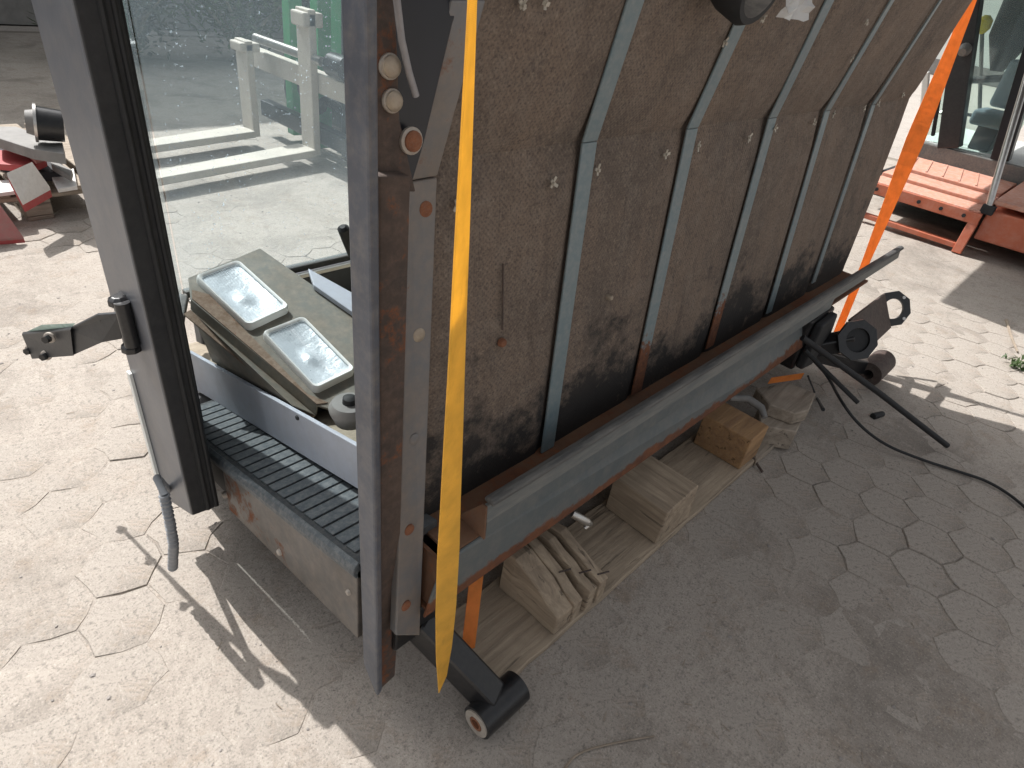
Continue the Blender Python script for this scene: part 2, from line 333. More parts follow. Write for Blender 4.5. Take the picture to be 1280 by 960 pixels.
# ------------------------------------------------------------------ ground and pavers
gr = struct(MB().add([(-60, -60, -.016), (90, -60, -.016), (90, 90, -.016), (-60, 90, -.016)], [(0, 1, 2, 3)]).build('ground', 'ground_mat'))
def sandh(x, y):
    p = V((x, y, 0))
    cover = noise.fractal(p*1.15+V((3.1, 7.7, 0)), .9, 2., 4)*.5 + noise.noise(p*5.5)*.30 + noise.noise(p*14)*.22
    h = .0007 + cover*.0120 - .0014*max(0, min(1, (x-1.2)/.8))*max(0, min(1, (1.3-y)/.6))
    if h > .0004: h = .0004+(h-.0004)*.12              # thin flat film where sand covers the stones
    return max(-.010, h)
X0, X1, Y0, Y1, RS = -2.6, 8.6, -2.2, 9.2, .035
nx, ny = int((X1-X0)/RS), int((Y1-Y0)/RS); sv = []; sf = []
for j in range(ny+1):
    for i in range(nx+1):
        x, y = X0+i*RS, Y0+j*RS; e = min(x-X0, X1-x, y-Y0, Y1-y, .3)/.3
        sv.append((x, y, sandh(x, y)*e-.015*(1-e)))
sf = [(j*(nx+1)+i, j*(nx+1)+i+1, (j+1)*(nx+1)+i+1, (j+1)*(nx+1)+i) for j in range(ny) for i in range(nx)]
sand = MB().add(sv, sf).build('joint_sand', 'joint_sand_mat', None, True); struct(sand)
# hexagonal concrete pavers with worn, uneven outlines
PW_ = .160; PS_ = PW_/math.sqrt(3); GAP = .0019
def jit(x, y):
    h = random.Random(int(round(x*400))*7919+int(round(y*400))*104729); return (x+h.uniform(-.009, .009), y+h.uniform(-.009, .009))
def paver_geo(cx, cy, seed):
    rr = random.Random(seed); ring = []
    for k in range(6):
        an = math.radians(30+60*k); ring.append(jit(cx+PS_*math.cos(an), cy+PS_*math.sin(an)))
    pts = []
    for k in range(6):                                   # a slight bend in each side
        a, c = ring[k], ring[(k+1) % 6]; h = random.Random(int(round((a[0]+c[0])*900))*31+int(round((a[1]+c[1])*900))); m_ = h.uniform(-.09, .09)
        pts += [a, ((a[0]+c[0])/2-(c[1]-a[1])*m_*(1 if a < c else -1), (a[1]+c[1])/2+(c[0]-a[0])*m_*(1 if a < c else -1))]
    gx, gy = sum(p[0] for p in pts)/12, sum(p[1] for p in pts)/12; vs = []
    for z, inset in ((-.05, GAP), (-.004, GAP), (0., GAP+.0024)):
        for p in pts:
            d = math.hypot(p[0]-gx, p[1]-gy); q = (d-inset)/d; vs.append((gx+(p[0]-gx)*q-cx, gy+(p[1]-gy)*q-cy, z))
    return vs, [tuple(range(24, 36))]+[(L*12+i, L*12+(i+1) % 12, (L+1)*12+(i+1) % 12, (L+1)*12+i) for L in (0, 1) for i in range(12)]
RA = math.radians(9); ca, sa = math.cos(RA), math.sin(RA); spots = []
occl = [(240, -50), (1210, -50), (1010, 440), (640, 800), (470, 872), (440, 800), (200, 640)]
def inside(x, y, pg):
    c = False; n = len(pg)
    for i in range(n):
        (x1, y1), (x2, y2) = pg[i], pg[(i+1) % n]
        if (y1 > y) != (y2 > y) and x < (x2-x1)*(y-y1)/(y2-y1)+x1: c = not c
    return c
for i in range(-36, 60):
    for j in range(-24, 60):
        lx, ly = (i+(j % 2)*.5)*PW_, j*1.5*PS_; x, y = lx*ca-ly*sa, lx*sa+ly*ca
        if not (-1.6 < x < 5.2 and -1.3 < y < 5.0): continue
        px, py = proj((x, y, 0)); vis = -60 < px < 1340 and -60 < py < 1020
        score = (V((x, y, 0))-CC).length + (0 if vis else 50) + (20 if vis and inside(px, py, occl) else 0)
        spots.append((score, x, y, lx, ly))
spots.sort(); rest = MB()
for k, (s_, x, y, lx, ly) in enumerate(spots):
    rr = random.Random(k*13+5); z = rr.uniform(-.0018, .0018); vs, fs = paver_geo(lx, ly, k)
    if k < 300:
        me = bpy.data.meshes.new('paver'); me.from_pydata(vs, [], fs); me.update(); me.materials.append(M['paver_concrete'])
        o = bpy.data.objects.new('paver', me); COL.objects.link(o); o.parent = gr
        o.location = (x, y, z); o.rotation_euler = (rr.uniform(-.009, .009), rr.uniform(-.009, .009), RA)
    else: rest.add([(p[0]*ca-p[1]*sa+x, p[0]*sa+p[1]*ca+y, p[2]+z) for p in vs], fs)
ro = rest.build('paver_field', 'paver_concrete', gr); stuff(ro)

# ------------------------------------------------------------------ the cab
WL0, WLN = (0, .665, .43), (0, -1, .12)
WU0, WUN = (0, .743, 1.085), (0, -1, -.25)
def WLp(px, py, off=0.): return onP(px, py, V(WL0)+V((0, -off, 0)), WLN)
def WUp(px, py, off=0.): return onP(px, py, V(WU0)+V((0, -off, 0)), WUN)
def wl(x, z, off=0.): return V((x, .665+.12*(z-.43)-off, z))
def wu(x, z, off=0.): return V((x, .743-.25*(z-1.085)-off, z))
cab = thing('machine_cab', 'detached dark steel machine cab with brown insulated rear wall, standing on the pallet', 'vehicle cab', (.6, .6, .3))
def part(mb, name, mat, parent=None, **k): return mb.build(name, mat, parent or cab, **k)
# wall sheet behind the insulation, floor, roof, far posts
ZK = 1.085
part(MB().prism([wl(.56, .30), wl(2.86, .30), wl(3.0, ZK), wl(.56, ZK)], (0, .012, 0)).prism([wu(.56, ZK+.002), wu(3.0, ZK+.002), wu(2.85, 1.62), wu(.56, 1.62)], (0, .012, 0)), 'wall_sheet', 'edge_sheet').location.y += .006
part(MB().box(.56, 2.80, .58, .62, 1.625, 2.0), 'upper_wall', 'cab_paint', bevel=.01)
part(MB().box(.44, 2.86, .50, 1.95, 2.0, 2.08), 'roof', 'cab_paint', bevel=.03)
# insulation panels, one for each bay, quilted
sb = [(.60,), (.939, .991, .965), (1.293, 1.358, 1.325), (1.675, 1.770, 1.715), (2.086, 2.141, 2.09), (2.459, 2.559, 2.50), (2.84, 3.04, 2.84)]
bays_l = [(.575, .60)] + [(a[0], a[1]) for a in sb[1:]]
bays_u = [(.60, .60)] + [(a[1], a[2]) for a in sb[1:]]
def quilt(c00, c10, c11, c01, nrm, thick, seed, bulge=.004, n=14):
    rr = random.Random(seed); mb = MB(); vs = []; ph = rr.uniform(0, 9)
    for j in range(n+1):
        for i in range(n+1):
            u, v2 = i/n, j/n; p = lerp(lerp(c00, c10, u), lerp(c01, c11, u), v2)
            e = (min(u, 1-u, .10)/.10)**.5*(.35+.65*min(1, min(v2, 1-v2, .10)/.10))
            hgt = thick*e + bulge*e*(.5+.9*noise.noise(V((p.x*4+ph, p.z*3.2, seed))))
            vs.append(p+V(nrm)*hgt)
    fs = [(j*(n+1)+i, j*(n+1)+i+1, (j+1)*(n+1)+i+1, (j+1)*(n+1)+i) for j in range(n) for i in range(n)]
    return mb.add(vs, fs)
nl = V(WLN).normalized(); nu = V(WUN).normalized()
for k in range(6):
    (b0, t0), (b1, t1) = bays_l[k], bays_l[k+1]
    part(quilt(wl(b0, .40), wl(b1, .40), wl(t1, ZK), wl(t0, ZK), nl, .012, k+1), 'insulation_panel', 'insulation', smooth=True)
    (b0, t0), (b1, t1) = bays_u[k], bays_u[k+1]
    part(quilt(wu(b0, ZK), wu(b1, ZK), wu(t1-(t1-b1)*0-.0, 1.62), wu(t0, 1.62), nu, .012, k+21, .005), 'insulation_panel', 'insulation', smooth=True)
# steel retaining strips bent over the fold
def strip(b, kx, u, wdt, mat, wu_=None, ut=1.62):
    wu_ = wu_ or wdt; off = .016
    kz = ZK; pb, pk = wl(b[0], b[1], off), wl(kx, kz, off); pt = wu(u, 1.34, off); pt = pk + (pt-pk)*((ut-kz)/(1.34-kz)) ; pt.y = .743-.25*(ut-ZK)-off
    hw = V((wdt/2, 0, 0)); hu = V((wu_/2, 0, 0))
    mb = MB().prism([pb-hw, pb+hw, pk+hw, pk-hw], (0, -.005, 0))
    part(mb, 'retaining_strip', mat, bevel=.0015)
    part(MB().prism([pk-hw+V((0, 0, .001)), pk+hw+V((0, 0, .001)), pt+hu, pt-hu], (0, -.005, 0)), 'retaining_strip', 'strip_paint', bevel=.0015)
strip((.945, .43), .992, .960, .043, 'strip_paint')
strip((1.297, .445), 1.358, 1.33, .045, 'strip_paint_rusty')
strip((1.680, .455), 1.765, 1.70, .046, 'strip_paint_rusty', .040)
strip((2.088, .455), 2.142, 2.10, .040, 'strip_paint', .016)
strip((2.462, .475), 2.558, 2.52, .034, 'strip_paint', .010)
# spring clips beside the strips
def clip(p, nrm, seed, r=.011):
    rr = random.Random(seed); nrm = V(nrm).normalized(); a = V((1, 0, 0)); c = nrm.cross(a).normalized(); mb = MB()
    a0 = rr.uniform(0, 6.28)
    for k in range(4):
        an = a0+k*1.571+rr.uniform(-.3, .3); d = a*math.cos(an)+c*math.sin(an); L = r*rr.uniform(.7, 1.35)
        mb.bar(p+nrm*.002, p+d*L+nrm*rr.uniform(.002, .007), .0055, .0016, nrm)
    mb.cyl(p, p+nrm*.007, .0028, 8)
    part(mb, 'spring_clip', 'clip_metal')
for q, (px, py) in enumerate([(570, 256), (690, 229), (746, 213), (831, 193), (872, 182), (935, 172), (968, 160), (1017, 153), (1041, 142), (1079, 135), (1097, 129), (1128, 118)]): clip(WLp(px, py, .020), nl, q)
for q, (px, py) in enumerate([(905, 52), (952, 22), (1082, 27), (1064, 72), (652, 5), (680, 3)]): clip(WUp(px, py, .024), nu, q+40, .008)
def bolt(p, nrm, r, hgt, mat, washer=None, parent=None, name='bolt', hexa=False, hole=None):
    p = V(p); nrm = V(nrm).normalized(); q = p
    mb = MB()
    if washer: q = p+nrm*.003; wo = part(MB().tube([p-nrm*.002, p+nrm*.002, p+nrm*.0035], [washer, washer, washer*.86], 20), 'washer', 'washer', parent, smooth=True)
    if hexa: mb.cyl(q, q+nrm*hgt, r, 6)
    else: mb.tube([q-nrm*.002, q+nrm*hgt*.5, q+nrm*hgt*.9, q+nrm*hgt], [r, r*.97, r*.72, r*.3], 16)
    return part(mb, name, mat, parent, smooth=not hexa)
bolt(WLp(760, 371, .018), nl, .007, .012, 'bolt_steel', name='screw')
bolt(WLp(627, 428, .018), nl, .009, .008, 'bolt_rust', name='screw')
part(MB().tube([WLp(629, 330, .018), WLp(628, 412, .018)], .0018, 8), 'pin', 'post_rusty', smooth=True)
# corner post: square tube, chamfered foot
def py_(z): return .56+.034*(z-.12)
def post_pt(x, dy, z): return V((x, py_(z)+dy, z))
XT = .420
pc = part(MB().add([post_pt(XT, .046, .185), post_pt(XT, 0, .122), post_pt(XT+.014, 0, .14), post_pt(XT+.014, .046, .20),
                    post_pt(XT, .046, 2.0), post_pt(XT, 0, 2.0), post_pt(XT+.014, 0, 2.0), post_pt(XT+.014, .046, 2.0)],
                   [(0, 1, 2, 3), (4, 7, 6, 5), (0, 4, 5, 1), (1, 5, 6, 2), (2, 6, 7, 3), (3, 7, 4, 0)]), 'corner_post', 'post_paint', bevel=.004)
# rusty infill between post and flange, flange strip with holes
def WB(px, py, y): return onY(px, py, y)
part(MB().prism([WB(476, 862, .578), WB(494, 845, .578), WB(497, 800, .586), WB(514, 220, .625), WB(474, 220, .625)], (0, .04, 0)), 'post_web', 'post_rusty', bevel=.003)
def FL(px, py, o=.03): return WLp(px, py, o)
f1 = [onY(495, 795, .556), onY(525, 795, .556), FL(547, 222), FL(513, 228)]
part(MB().prism(f1, (0, .02, 0)), 'flange', 'flange_paint', bevel=.003)
kx0, kx1 = f1[3], f1[2]
def FU(px, py, o=.03): return WUp(px, py, o)
f2 = [kx0+V((0, 0, .002)), kx1+V((0, 0, .002)), FU(608, 0, .03), FU(565, 0, .03)]
part(MB().prism(f2, (0, .02, 0)), 'flange', 'flange_paint', bevel=.003)
top2 = [f2[3]+V((0, 0, .002)), f2[2]+V((0, 0, .002)), f2[2]+V((.12, -.07, .30)), f2[3]+V((.12, -.07, .30))]
part(MB().prism(top2, (0, .02, 0)), 'flange', 'flange_paint', bevel=.003)
for px, py, mt, wsh in ((530, 261, 'bolt_rust', .0175), (523, 419, 'bolt_steel', None), (517, 549, 'flange_paint', None), (511, 662, 'bolt_rust', None), (507, 757, 'bolt_rust', None)):
    bolt(onP(px, py, f1[0], (f1[1]-f1[0]).cross(f1[3]-f1[0])), nl, .0125 if wsh or py < 500 else .011, .004, mt, wsh, name='plug')
# dark recess above: blue-black panel, bolts, grey tube
rec = lambda px, py, o=.0: onP(px, py, (0, .655-o, 1.1), (0, -1, .05))
part(MB().prism([rec(468, -70), rec(600, -70), rec(566, 30), rec(530, 180), rec(512, 240), rec(468, 240)], (0, .012, 0)), 'recess_panel', 'dark_blue_panel', bevel=.002)
part(MB().prism([rec(469, -60, .012), rec(492, -60, .012), rec(500, 150, .012), rec(512, 205, .012), rec(520, 240, .012), rec(472, 240, .012)], (0, .010, 0)), 'recess_flange', 'post_rusty', bevel=.002)
for px, py, mt, rr, wsh in ((487, 83, 'bolt_steel', .0115, .014), (490, 126, 'bolt_steel', .011, .0135), (514, 176, 'bolt_rust', .012, .0165)):
    bolt(rec(px, py, .014), (0, -1, .1), rr*1.08, .006, mt, wsh)
part(MB().tube([rec(492, -60, .03), rec(496, 0, .03), rec(502, 50, .028), rec(511, 90, .026), rec(520, 120, .024)], .0042, 10), 'drain_tube', 'tube_grey', smooth=True)
# bottom beam with ledge, upstanding rail and rubber gasket
BX0, BX1 = .525, 2.30
part(MB().add([(BX0-.008, .55, .298), (BX1, .55, .30), (BX1+.12, .60, .38), (BX1+.12, .60, .425), (BX0+.045, .55, .425), (BX0+.03, .55, .425),
               (BX0-.008, .556, .298), (BX1, .556, .30), (BX1+.12, .606, .38), (BX1+.12, .606, .425), (BX0+.045, .556, .425), (BX0+.03, .556, .425)],
              [(0, 1, 4, 5), (1, 2, 3, 4), (11, 10, 7, 6), (10, 9, 8, 7), (0, 6, 7, 1), (1, 7, 8, 2), (2, 8, 9, 3), (3, 9, 10, 4), (4, 10, 11, 5), (5, 11, 6, 0)]), 'beam_face', 'beam_paint', bevel=.002)
part(MB().box(BX0+.052, 2.86, .557, .70, .418, .428), 'beam_ledge', 'ledge_rust', bevel=.002)
part(MB().box(BX0+.005, BX1, .557, .66, .296, .304), 'beam_bottom', 'ledge_rust', bevel=.002)
part(MB().prism([(BX0+.012, .56, .306), (BX0+.012, .66, .306), (BX0+.03, .66, .417), (BX0+.03, .56, .417)], (.008, 0, 0)), 'beam_end_plate', 'ledge_rust', bevel=.001)
RX0, RX1 = .655, 3.17
part(MB().prism([(RX0-.002, .546, .466), (RX0, .553, .505), (RX0, .561, .505), (RX0, .561, .466)], (RX1-RX0, 0, 0)), 'rail', 'rail_paint', bevel=.002)
part(MB().box(RX0, BX1+.115, .5475, .556, .426, .4655), 'beam_web', 'beam_paint', bevel=.001)
gk = [(.544, .506), (.541, .512), (.545, .519), (.553, .521), (.564, .519), (.568, .512), (.565, .506)]
part(MB().prism([(RX0+.004, a, c) for a, c in gk], (RX1-RX0-.01, 0, 0)), 'rail_gasket', 'gasket_rubber', bevel=.003)
part(MB().prism([(RX0-.006, .545, .425), (RX0-.006, .62, .43), (RX0-.006, .562, .506), (RX0-.006, .551, .506)], (.005, 0, 0)), 'rail_end_plate', 'ledge_rust', bevel=.001)
# sill, tread and riser of the door step
SX = .420
def silltop(y): return .453-.244*(y-.617)
part(MB().prism([(SX, 1.16, .160), (SX, .625, .244), (SX, .625, silltop(.625)-.016), (SX, 1.16, silltop(1.16)-.016)], (.012, 0, 0)), 'sill_plate', 'sill_plate', bevel=.002)
lip = []
for a in range(7):
    an = math.pi*a/6-.3; lip.append((SX+.010-.018*math.sin(an), -.016-.022*math.cos(an)))
part(MB().prism([(x, 1.40, silltop(1.40)+z) for x, z in lip], (0, .625-1.40, silltop(.625)-silltop(1.40))), 'sill_edge', 'tread_mat', bevel=.002)
tb = part(MB().prism([(SX+.010, 1.50, silltop(1.50)-.006), (SX+.010, .625, silltop(.625)-.006), (.60, .625, silltop(.625)-.006), (.60, 1.50, silltop(1.50)-.006)], (0, 0, -.02)), 'tread', 'tread_gap')
yy = .66
while yy < 1.47:
    part(MB().prism([(SX+.020, yy, silltop(yy)-.007), (.556, yy, silltop(yy)-.007), (.556, yy+.030, silltop(yy+.030)-.007), (SX+.020, yy+.030, silltop(yy+.030)-.007)], (0, 0, .005)), 'tread_rib', 'tread_mat', tb, bevel=.002)
    yy += .036
r0, r1, r2, r3 = onX(262, 498, .545), onX(450, 613, .545), onX(450, 560, .545), onX(245, 445, .545)
ext = lambda a, c, y: a+(c-a)*((y-a.y)/(c.y-a.y))
part(MB().prism([ext(r0, r1, 1.62), ext(r0, r1, .70), ext(r3, r2, .70), ext(r3, r2, 1.62)], (.010, 0, 0)), 'riser', 'riser_plate', bevel=.002)
fy0, fy1 = ext(r3, r2, .70).z-.06, ext(r3, r2, 1.88).z-.05
part(MB().prism([(.556, .72, fy0-.012), (2.80, .72, fy0-.012), (2.80, 1.86, fy1-.012), (.556, 1.86, fy1-.012)], (0, 0, -.02)), 'floor', 'cab_dirt')
bolt(onX(372, 522, .5445), (-1, 0, 0), .006, .004, 'interior_dark', name='screw'); bolt(onX(350, 690, .4195), (-1, 0, .0), .008, .006, 'washer', name='screw')
bolt(onX(436, 740, .4195), (-1, 0, .0), .006, .005, 'washer', name='screw'); bolt(onX(282, 618, .4195), (-1, 0, .0), .009, .008, 'washer', name='screw')
part(MB().prism([(.4335, .64, .235), (.4335, 1.75, .12), (.4335, 1.75, .155), (.4335, .64, .425)], (2.1, 0, 0)), 'underfloor_sun_block', 'interior_dark')  # unseen solid added under the floor to keep sun slivers out of the shadow
# under-frame so the cab stands on the pallet
part(MB().box(.60, 2.25, .62, 1.30, .20, .29), 'under_frame', 'interior_dark')
# windscreen with quarter glass and rubber gasket
WY = 1.84
part(MB().prism([(.64, WY, .395), (2.74, WY, .395), (2.74, WY+.06, 1.98), (.64, WY+.06, 1.98)], (0, .006, 0)), 'windscreen', 'cab_glass')
part(MB().prism([(.345, 1.34, .30), (.635, WY, .395), (.635, WY+.06, 1.98), (.345, 1.42, 1.98)], (-.005, .003, 0)), 'quarter_glass', 'cab_glass')
part(MB().bar((.64, WY+.003, .383), (2.74, WY+.003, .383), .030, .022), 'glass_gasket', 'gasket_rubber', bevel=.004)
part(MB().bar((.345, 1.34, .288), (.635, WY, .378), .03, .022), 'glass_gasket', 'gasket_rubber', bevel=.004)
part(MB().bar((.64, WY-.028, .368), (2.74, WY-.028, .368), .016, .014), 'window_ledge', 'steel_bright', bevel=.002)
part(MB().box(.66, 2.74, WY-.02, WY+.03, .18, .355), 'front_apron', 'cab_paint', bevel=.006)
for x, y in ((2.78, WY), (2.80, .80)): part(MB().bar((x, y, .25), (x, y+.05, 2.0), .06, .06, (0, 1, 0)), 'far_post', 'rail_paint', bevel=.005)
part(MB().bar((.445, .70, 1.97), (.40, 1.30, 1.97), .05, .05), 'door_header', 'cab_paint', bevel=.005)
# door post (front): rubber-faced, grey painted side
dpx = .33
ne0, ne1 = onX(240, 645, dpx), onX(90, 0, dpx)
up = (ne1-ne0)/(ne1.z-ne0.z)
ne2 = ne0+up*(2.0-ne0.z)
gl0 = onX(205, 622, dpx); gl1 = onX(38, 0, dpx); ug = (gl1-gl0)/(gl1.z-gl0.z); gl2 = gl0+ug*(2.0-gl0.z)
bk0 = onY(275, 632, ne0.y); bk1 = onY(150, 0, ne1.y); ub = (bk1-bk0)/(bk1.z-bk0.z); bk2 = bk0+ub*(2.0-bk0.z)
dp = part(MB().add([ne0, bk0, V((bk0.x, gl0.y, gl0.z)), gl0, ne2, bk2, V((bk2.x, gl2.y, gl2.z)), gl2],
                   [(0, 3, 2, 1), (4, 5, 6, 7), (0, 1, 5, 4), (1, 2, 6, 5), (2, 3, 7, 6), (3, 0, 4, 7)]), 'door_post', 'door_post_grey', bevel=.004)
part(MB().prism([ne0+V((.001, -.004, .004)), bk0+V((-.002, -.004, .004)), bk2+V((-.002, -.004, 0)), ne2+V((.001, -.004, 0))], (0, .0065, 0)), 'door_seal_face', 'door_post_black', dp, bevel=.002)
for k, rad in ((.56, .006), (.84, .005)):
    part(MB().tube([lerp(ne0, bk0, k)+V((0, -.006, .01))+up*(s*.08)*(1) + V((0, 0.0015*math.sin(s*1.7), 0)) for s in range(24)], rad, 8), 'door_seal', 'rubber', dp, smooth=True)
part(MB().bar(lerp(gl0, ne0, .03)+V((-.004, 0, .02)), lerp(gl0, ne0, .03)+V((-.004, 0, .02))+ug*.34, .006, .018, (0, 1, 0)), 'door_trim', 'bright_panel', dp)
part(MB().add([V((.394, 1.35, .20)), V((.472, 1.37, .20)), V((.472, 1.46, .20)), V((.394, 1.46, .20)), V((.394, 1.42, 2.0)), V((.472, 1.44, 2.0)), V((.472, 1.53, 2.0)), V((.394, 1.53, 2.0))], [(0, 3, 2, 1), (4, 5, 6, 7), (0, 1, 5, 4), (1, 2, 6, 5), (2, 3, 7, 6), (3, 0, 4, 7)]), 'inner_pillar', 'interior_dark', bevel=.004)
# hinge arm on the door post
hb = onX(160, 402, dpx-.002)
ha = part(MB().cyl(onX(152, 378, dpx-.014), onX(166, 432, dpx-.014), .014, 14), 'hinge_barrel', 'black_steel', dp, smooth=True)
hp = [onX(150, 398, .306), onX(128, 396, .285), onX(92, 412, .262)]
he = onX(30, 432, .215)
part(MB().prism([onX(150, 392, .312), onX(122, 394, .287), onX(86, 412, .258), onX(92, 444, .258), onX(128, 428, .287), onX(152, 424, .312)], (.004, .009, 0)), 'hinge_arm', 'door_post_black', dp, bevel=.0015)
part(MB().prism([onX(88, 412, .256), onX(27, 418, .215), onX(40, 449, .215), onX(92, 445, .256)], (.006, .012, 0)), 'hinge_plate', 'door_post_black', dp, bevel=.0015)
part(MB().prism([onX(88, 410, .262), onX(30, 416, .222), onX(52, 406, .235), onX(94, 404, .266)], (0, .003, -.003)), 'hinge_pad', 'cap_teal', dp)
for px, py, x in ((62, 422, .240), (38, 437, .226), (58, 444, .238)):
    p = onX(px, py, x-.006); nn = V((-.75, -.62, .1)); bolt(p, nn, .0085, .012, 'black_steel', .0125, dp, hexa=True)
for px, py in ((148, 376), (164, 434)):
    p = onX(px, py, dpx-.014); part(MB().tube([p+V((0, 0, -.008)), p+V((0, 0, .004)), p+V((0, 0, .010))], [.019, .019, .011], 8), 'hinge_nut', 'black_steel', dp, bevel=.002)
    part(MB().bar(p+V((0, .004, 0)), p+V((.03, .03, 0)), .022, .012), 'hinge_lug', 'black_steel', dp, bevel=.002)
# corrugated hose hanging below the door post
hpts = [onX(205, 618, .275), onX(212, 650, .272), onX(217, 680, .270), onX(216, 709, .268)]
hs = []; rs = []
for s in range(61):
    u = s/60*3; i = min(int(u), 2); hs.append(lerp(hpts[i], hpts[i+1], u-i)); rs.append(.0098+.0018*math.sin(s*1.9))
part(MB().tube(hs, rs, 12), 'corrugated_hose', 'hose_grey', smooth=True)
part(MB().tube([gl0+V((.01, -.02, .03)), hpts[0]+V((.0, .02, .03)), hpts[0]], .0085, 10), 'hose_stub', 'hose_grey', smooth=True)

# mounting arms with bushed eyes at both lower corners
def mount(prefix, p_in, p_eye, parent=None):
    p_in, p_eye = V(p_in), V(p_eye)
    part(MB().bar(p_in, p_eye+(p_in-p_eye).normalized()*.02, .058, .062), 'mount_arm', 'black_steel', bevel=.008)
    e = part(MB().pipe(p_eye-V((.06, 0, 0)), p_eye+V((.06, 0, 0)), .037, .0165, 28), 'mount_eye', 'black_steel', smooth=True)
    part(MB().pipe(p_eye-V((.064, 0, 0)), p_eye+V((.064, 0, 0)), .0160, .0105, 20), 'bushing', 'bolt_rust', e, smooth=True)
    part(MB().pipe(p_eye-V((.0635, 0, 0)), p_eye-V((.0585, 0, 0)), .031, .017, 24), 'eye_face', 'washer', e, smooth=True)
eye = onY(622, 880, .42); mount('near', (.545, .60, .215), eye)
part(MB().box(.47, .60, .575, .64, .205, .292), 'mount_bracket', 'black_steel', bevel=.006)
# far side: bracket with flanged plate, eye, rods and cable
FY = .42
feye = onZ(1095, 459, .085)
part(MB().bar(V((2.38, .62, .24)), feye+V((-.03, .02, .0)), .06, .06), 'mount_arm', 'black_steel', bevel=.008)
fe = part(MB().pipe(feye-V((.10, 0, 0)), feye+V((.09, 0, 0)), .052, .02, 28), 'mount_eye', 'brown_steel', smooth=True)
# flanged plate with a big hole
pc_, pn = onY(1115, 386, .47), onY(1070, 425, .44)
def ringplate(c, nrm, r, ri, th, n=28):
    nrm = V(nrm).normalized(); return MB().pipe(c, c+nrm*th, r, ri, n)
def octplate(c, nrm, r, ri, th, name, mat):
    nrm = V(nrm).normalized(); a = nrm.orthogonal().normalized(); cc = nrm.cross(a); mb = MB(); n = 24; vs = []
    def rad(k): an = (k/n*8) % 1.; return r/ math.cos((an-.5)*math.pi/4)*math.cos(math.pi/8)*1.0
    for o, fn in ((c, lambda k: ri), (c, rad), (c+nrm*th, rad), (c+nrm*th, lambda k: ri)):
        vs += [o+(a*math.cos(2*math.pi*k/n)+cc*math.sin(2*math.pi*k/n))*fn(k) for k in range(n)]
    mb.add(vs, [(i*n+k, i*n+(k+1) % n, ((i+1) % 4)*n+(k+1) % n, ((i+1) % 4)*n+k) for i in range(4) for k in range(n)])
    return part(mb, name, mat, bevel=.001)
pnrm = (CC-pc_).normalized()*.6+V((-.2, -.6, .3)); pnrm.normalize()
fp = octplate(pc_, pnrm, .082, .045, .012, 'flange_plate', 'black_steel')
for an in (.3, 1.9, 3.4, 5.0):
    a = pnrm.orthogonal().normalized(); cc2 = pnrm.cross(a); q = pc_+(a*math.cos(an)+cc2*math.sin(an))*.065+pnrm*.012
    part(MB().cyl(q, q+pnrm*.004, .007, 8), 'flange_bolt', 'steel_bright', fp)
octplate(pn, pnrm, .080, .046, .014, 'flange_plate', 'black_steel')
part(MB().cyl(pn-pnrm*.05, pn+pnrm*.004, .0455, 24), 'flange_cap', 'rubber', smooth=True)
pipe_a, pipe_b = pc_-pnrm*.01, pn-pnrm*.012
sd_ = (pipe_b-pipe_a).cross(pnrm).normalized()
pd_ = (pipe_b-pipe_a).normalized()
part(MB().prism([pipe_a+sd_*.078-pd_*-.045, pipe_b+sd_*.078, pipe_b-sd_*.078, pipe_a-sd_*.078+pd_*.045], -pnrm*.02), 'bracket_plate', 'brown_steel', bevel=.002)
part(MB().box(2.28, 2.50, .55, .66, .20, .41), 'mount_bracket', 'black_steel', bevel=.01)
part(MB().prism([V((2.30, .548, .40)), V((2.44, .548, .41)), V((2.52, .56, .30)), V((2.40, .548, .20)), V((2.28, .548, .22))], (0, -.03, 0)), 'bracket_cover', 'rubber', bevel=.008)
part(MB().bar(V((2.45, .56, .24)), pn-pnrm*.03, .07, .06), 'mount_arm', 'black_steel', bevel=.006)
part(MB().prism([wl(2.62, .27, .0), wl(2.80, .42, .0), wl(2.60, .42, .0), wl(2.50, .42, .0)], (0, .02, 0)), 'wall_gusset', 'cab_paint')
ra, rb = onY(1003, 422, .53), onZ(1184, 557, .03)
part(MB().tube([ra, lerp(ra, rb, .5)+V((0, 0, .006)), rb], .0108, 12), 'rod', 'rubber', smooth=True)
ra, rb = onY(1006, 438, .53), onZ(1072, 503, .17)
part(MB().tube([ra, lerp(ra, rb, .5), rb], .0085, 10), 'rod', 'rubber', smooth=True)
part(MB().tube([onY(1010, 470, .53), onY(1020, 495, .50), onZ(1029, 512, .10)], [.004, .004, .007], 8), 'cable_end', 'rubber', smooth=True)
cb = [onY(1018, 452, .52), onY(1036, 472, .49), onZ(1050, 500, .16), onZ(1072, 530, .08), onZ(1105, 556, .03), onZ(1150, 574, .012), onZ(1200, 590, .010), onZ(1240, 603, .010), onZ(1285, 635, .010), onZ(1330, 690, .010)]
def smoothpts(p, it=2):
    for _ in range(it):
        q = [p[0]]
        for a, c in zip(p[:-1], p[1:]): q += [lerp(a, c, .25), lerp(a, c, .75)]
        p = q+[p[-1]]
    return p
part(MB().tube(smoothpts(cb, 3), .0055, 8), 'cable', 'rubber', smooth=True)
# rear work light at the top of the wall, wrapped in film
lc = WUp(938, -32, .075)
wlt = part(MB().tube([lc+nu*-.07, lc+nu*-.02, lc+nu*.02, lc+nu*.035], [.045, .066, .072, .064], 28), 'work_light', 'rubber', smooth=True)
part(MB().tube([lc+nu*.034+V((0, 0, 0)), lc+nu*.04], [.056, .042], 28), 'work_light_lens', 'gasket_rubber', wlt, smooth=True)
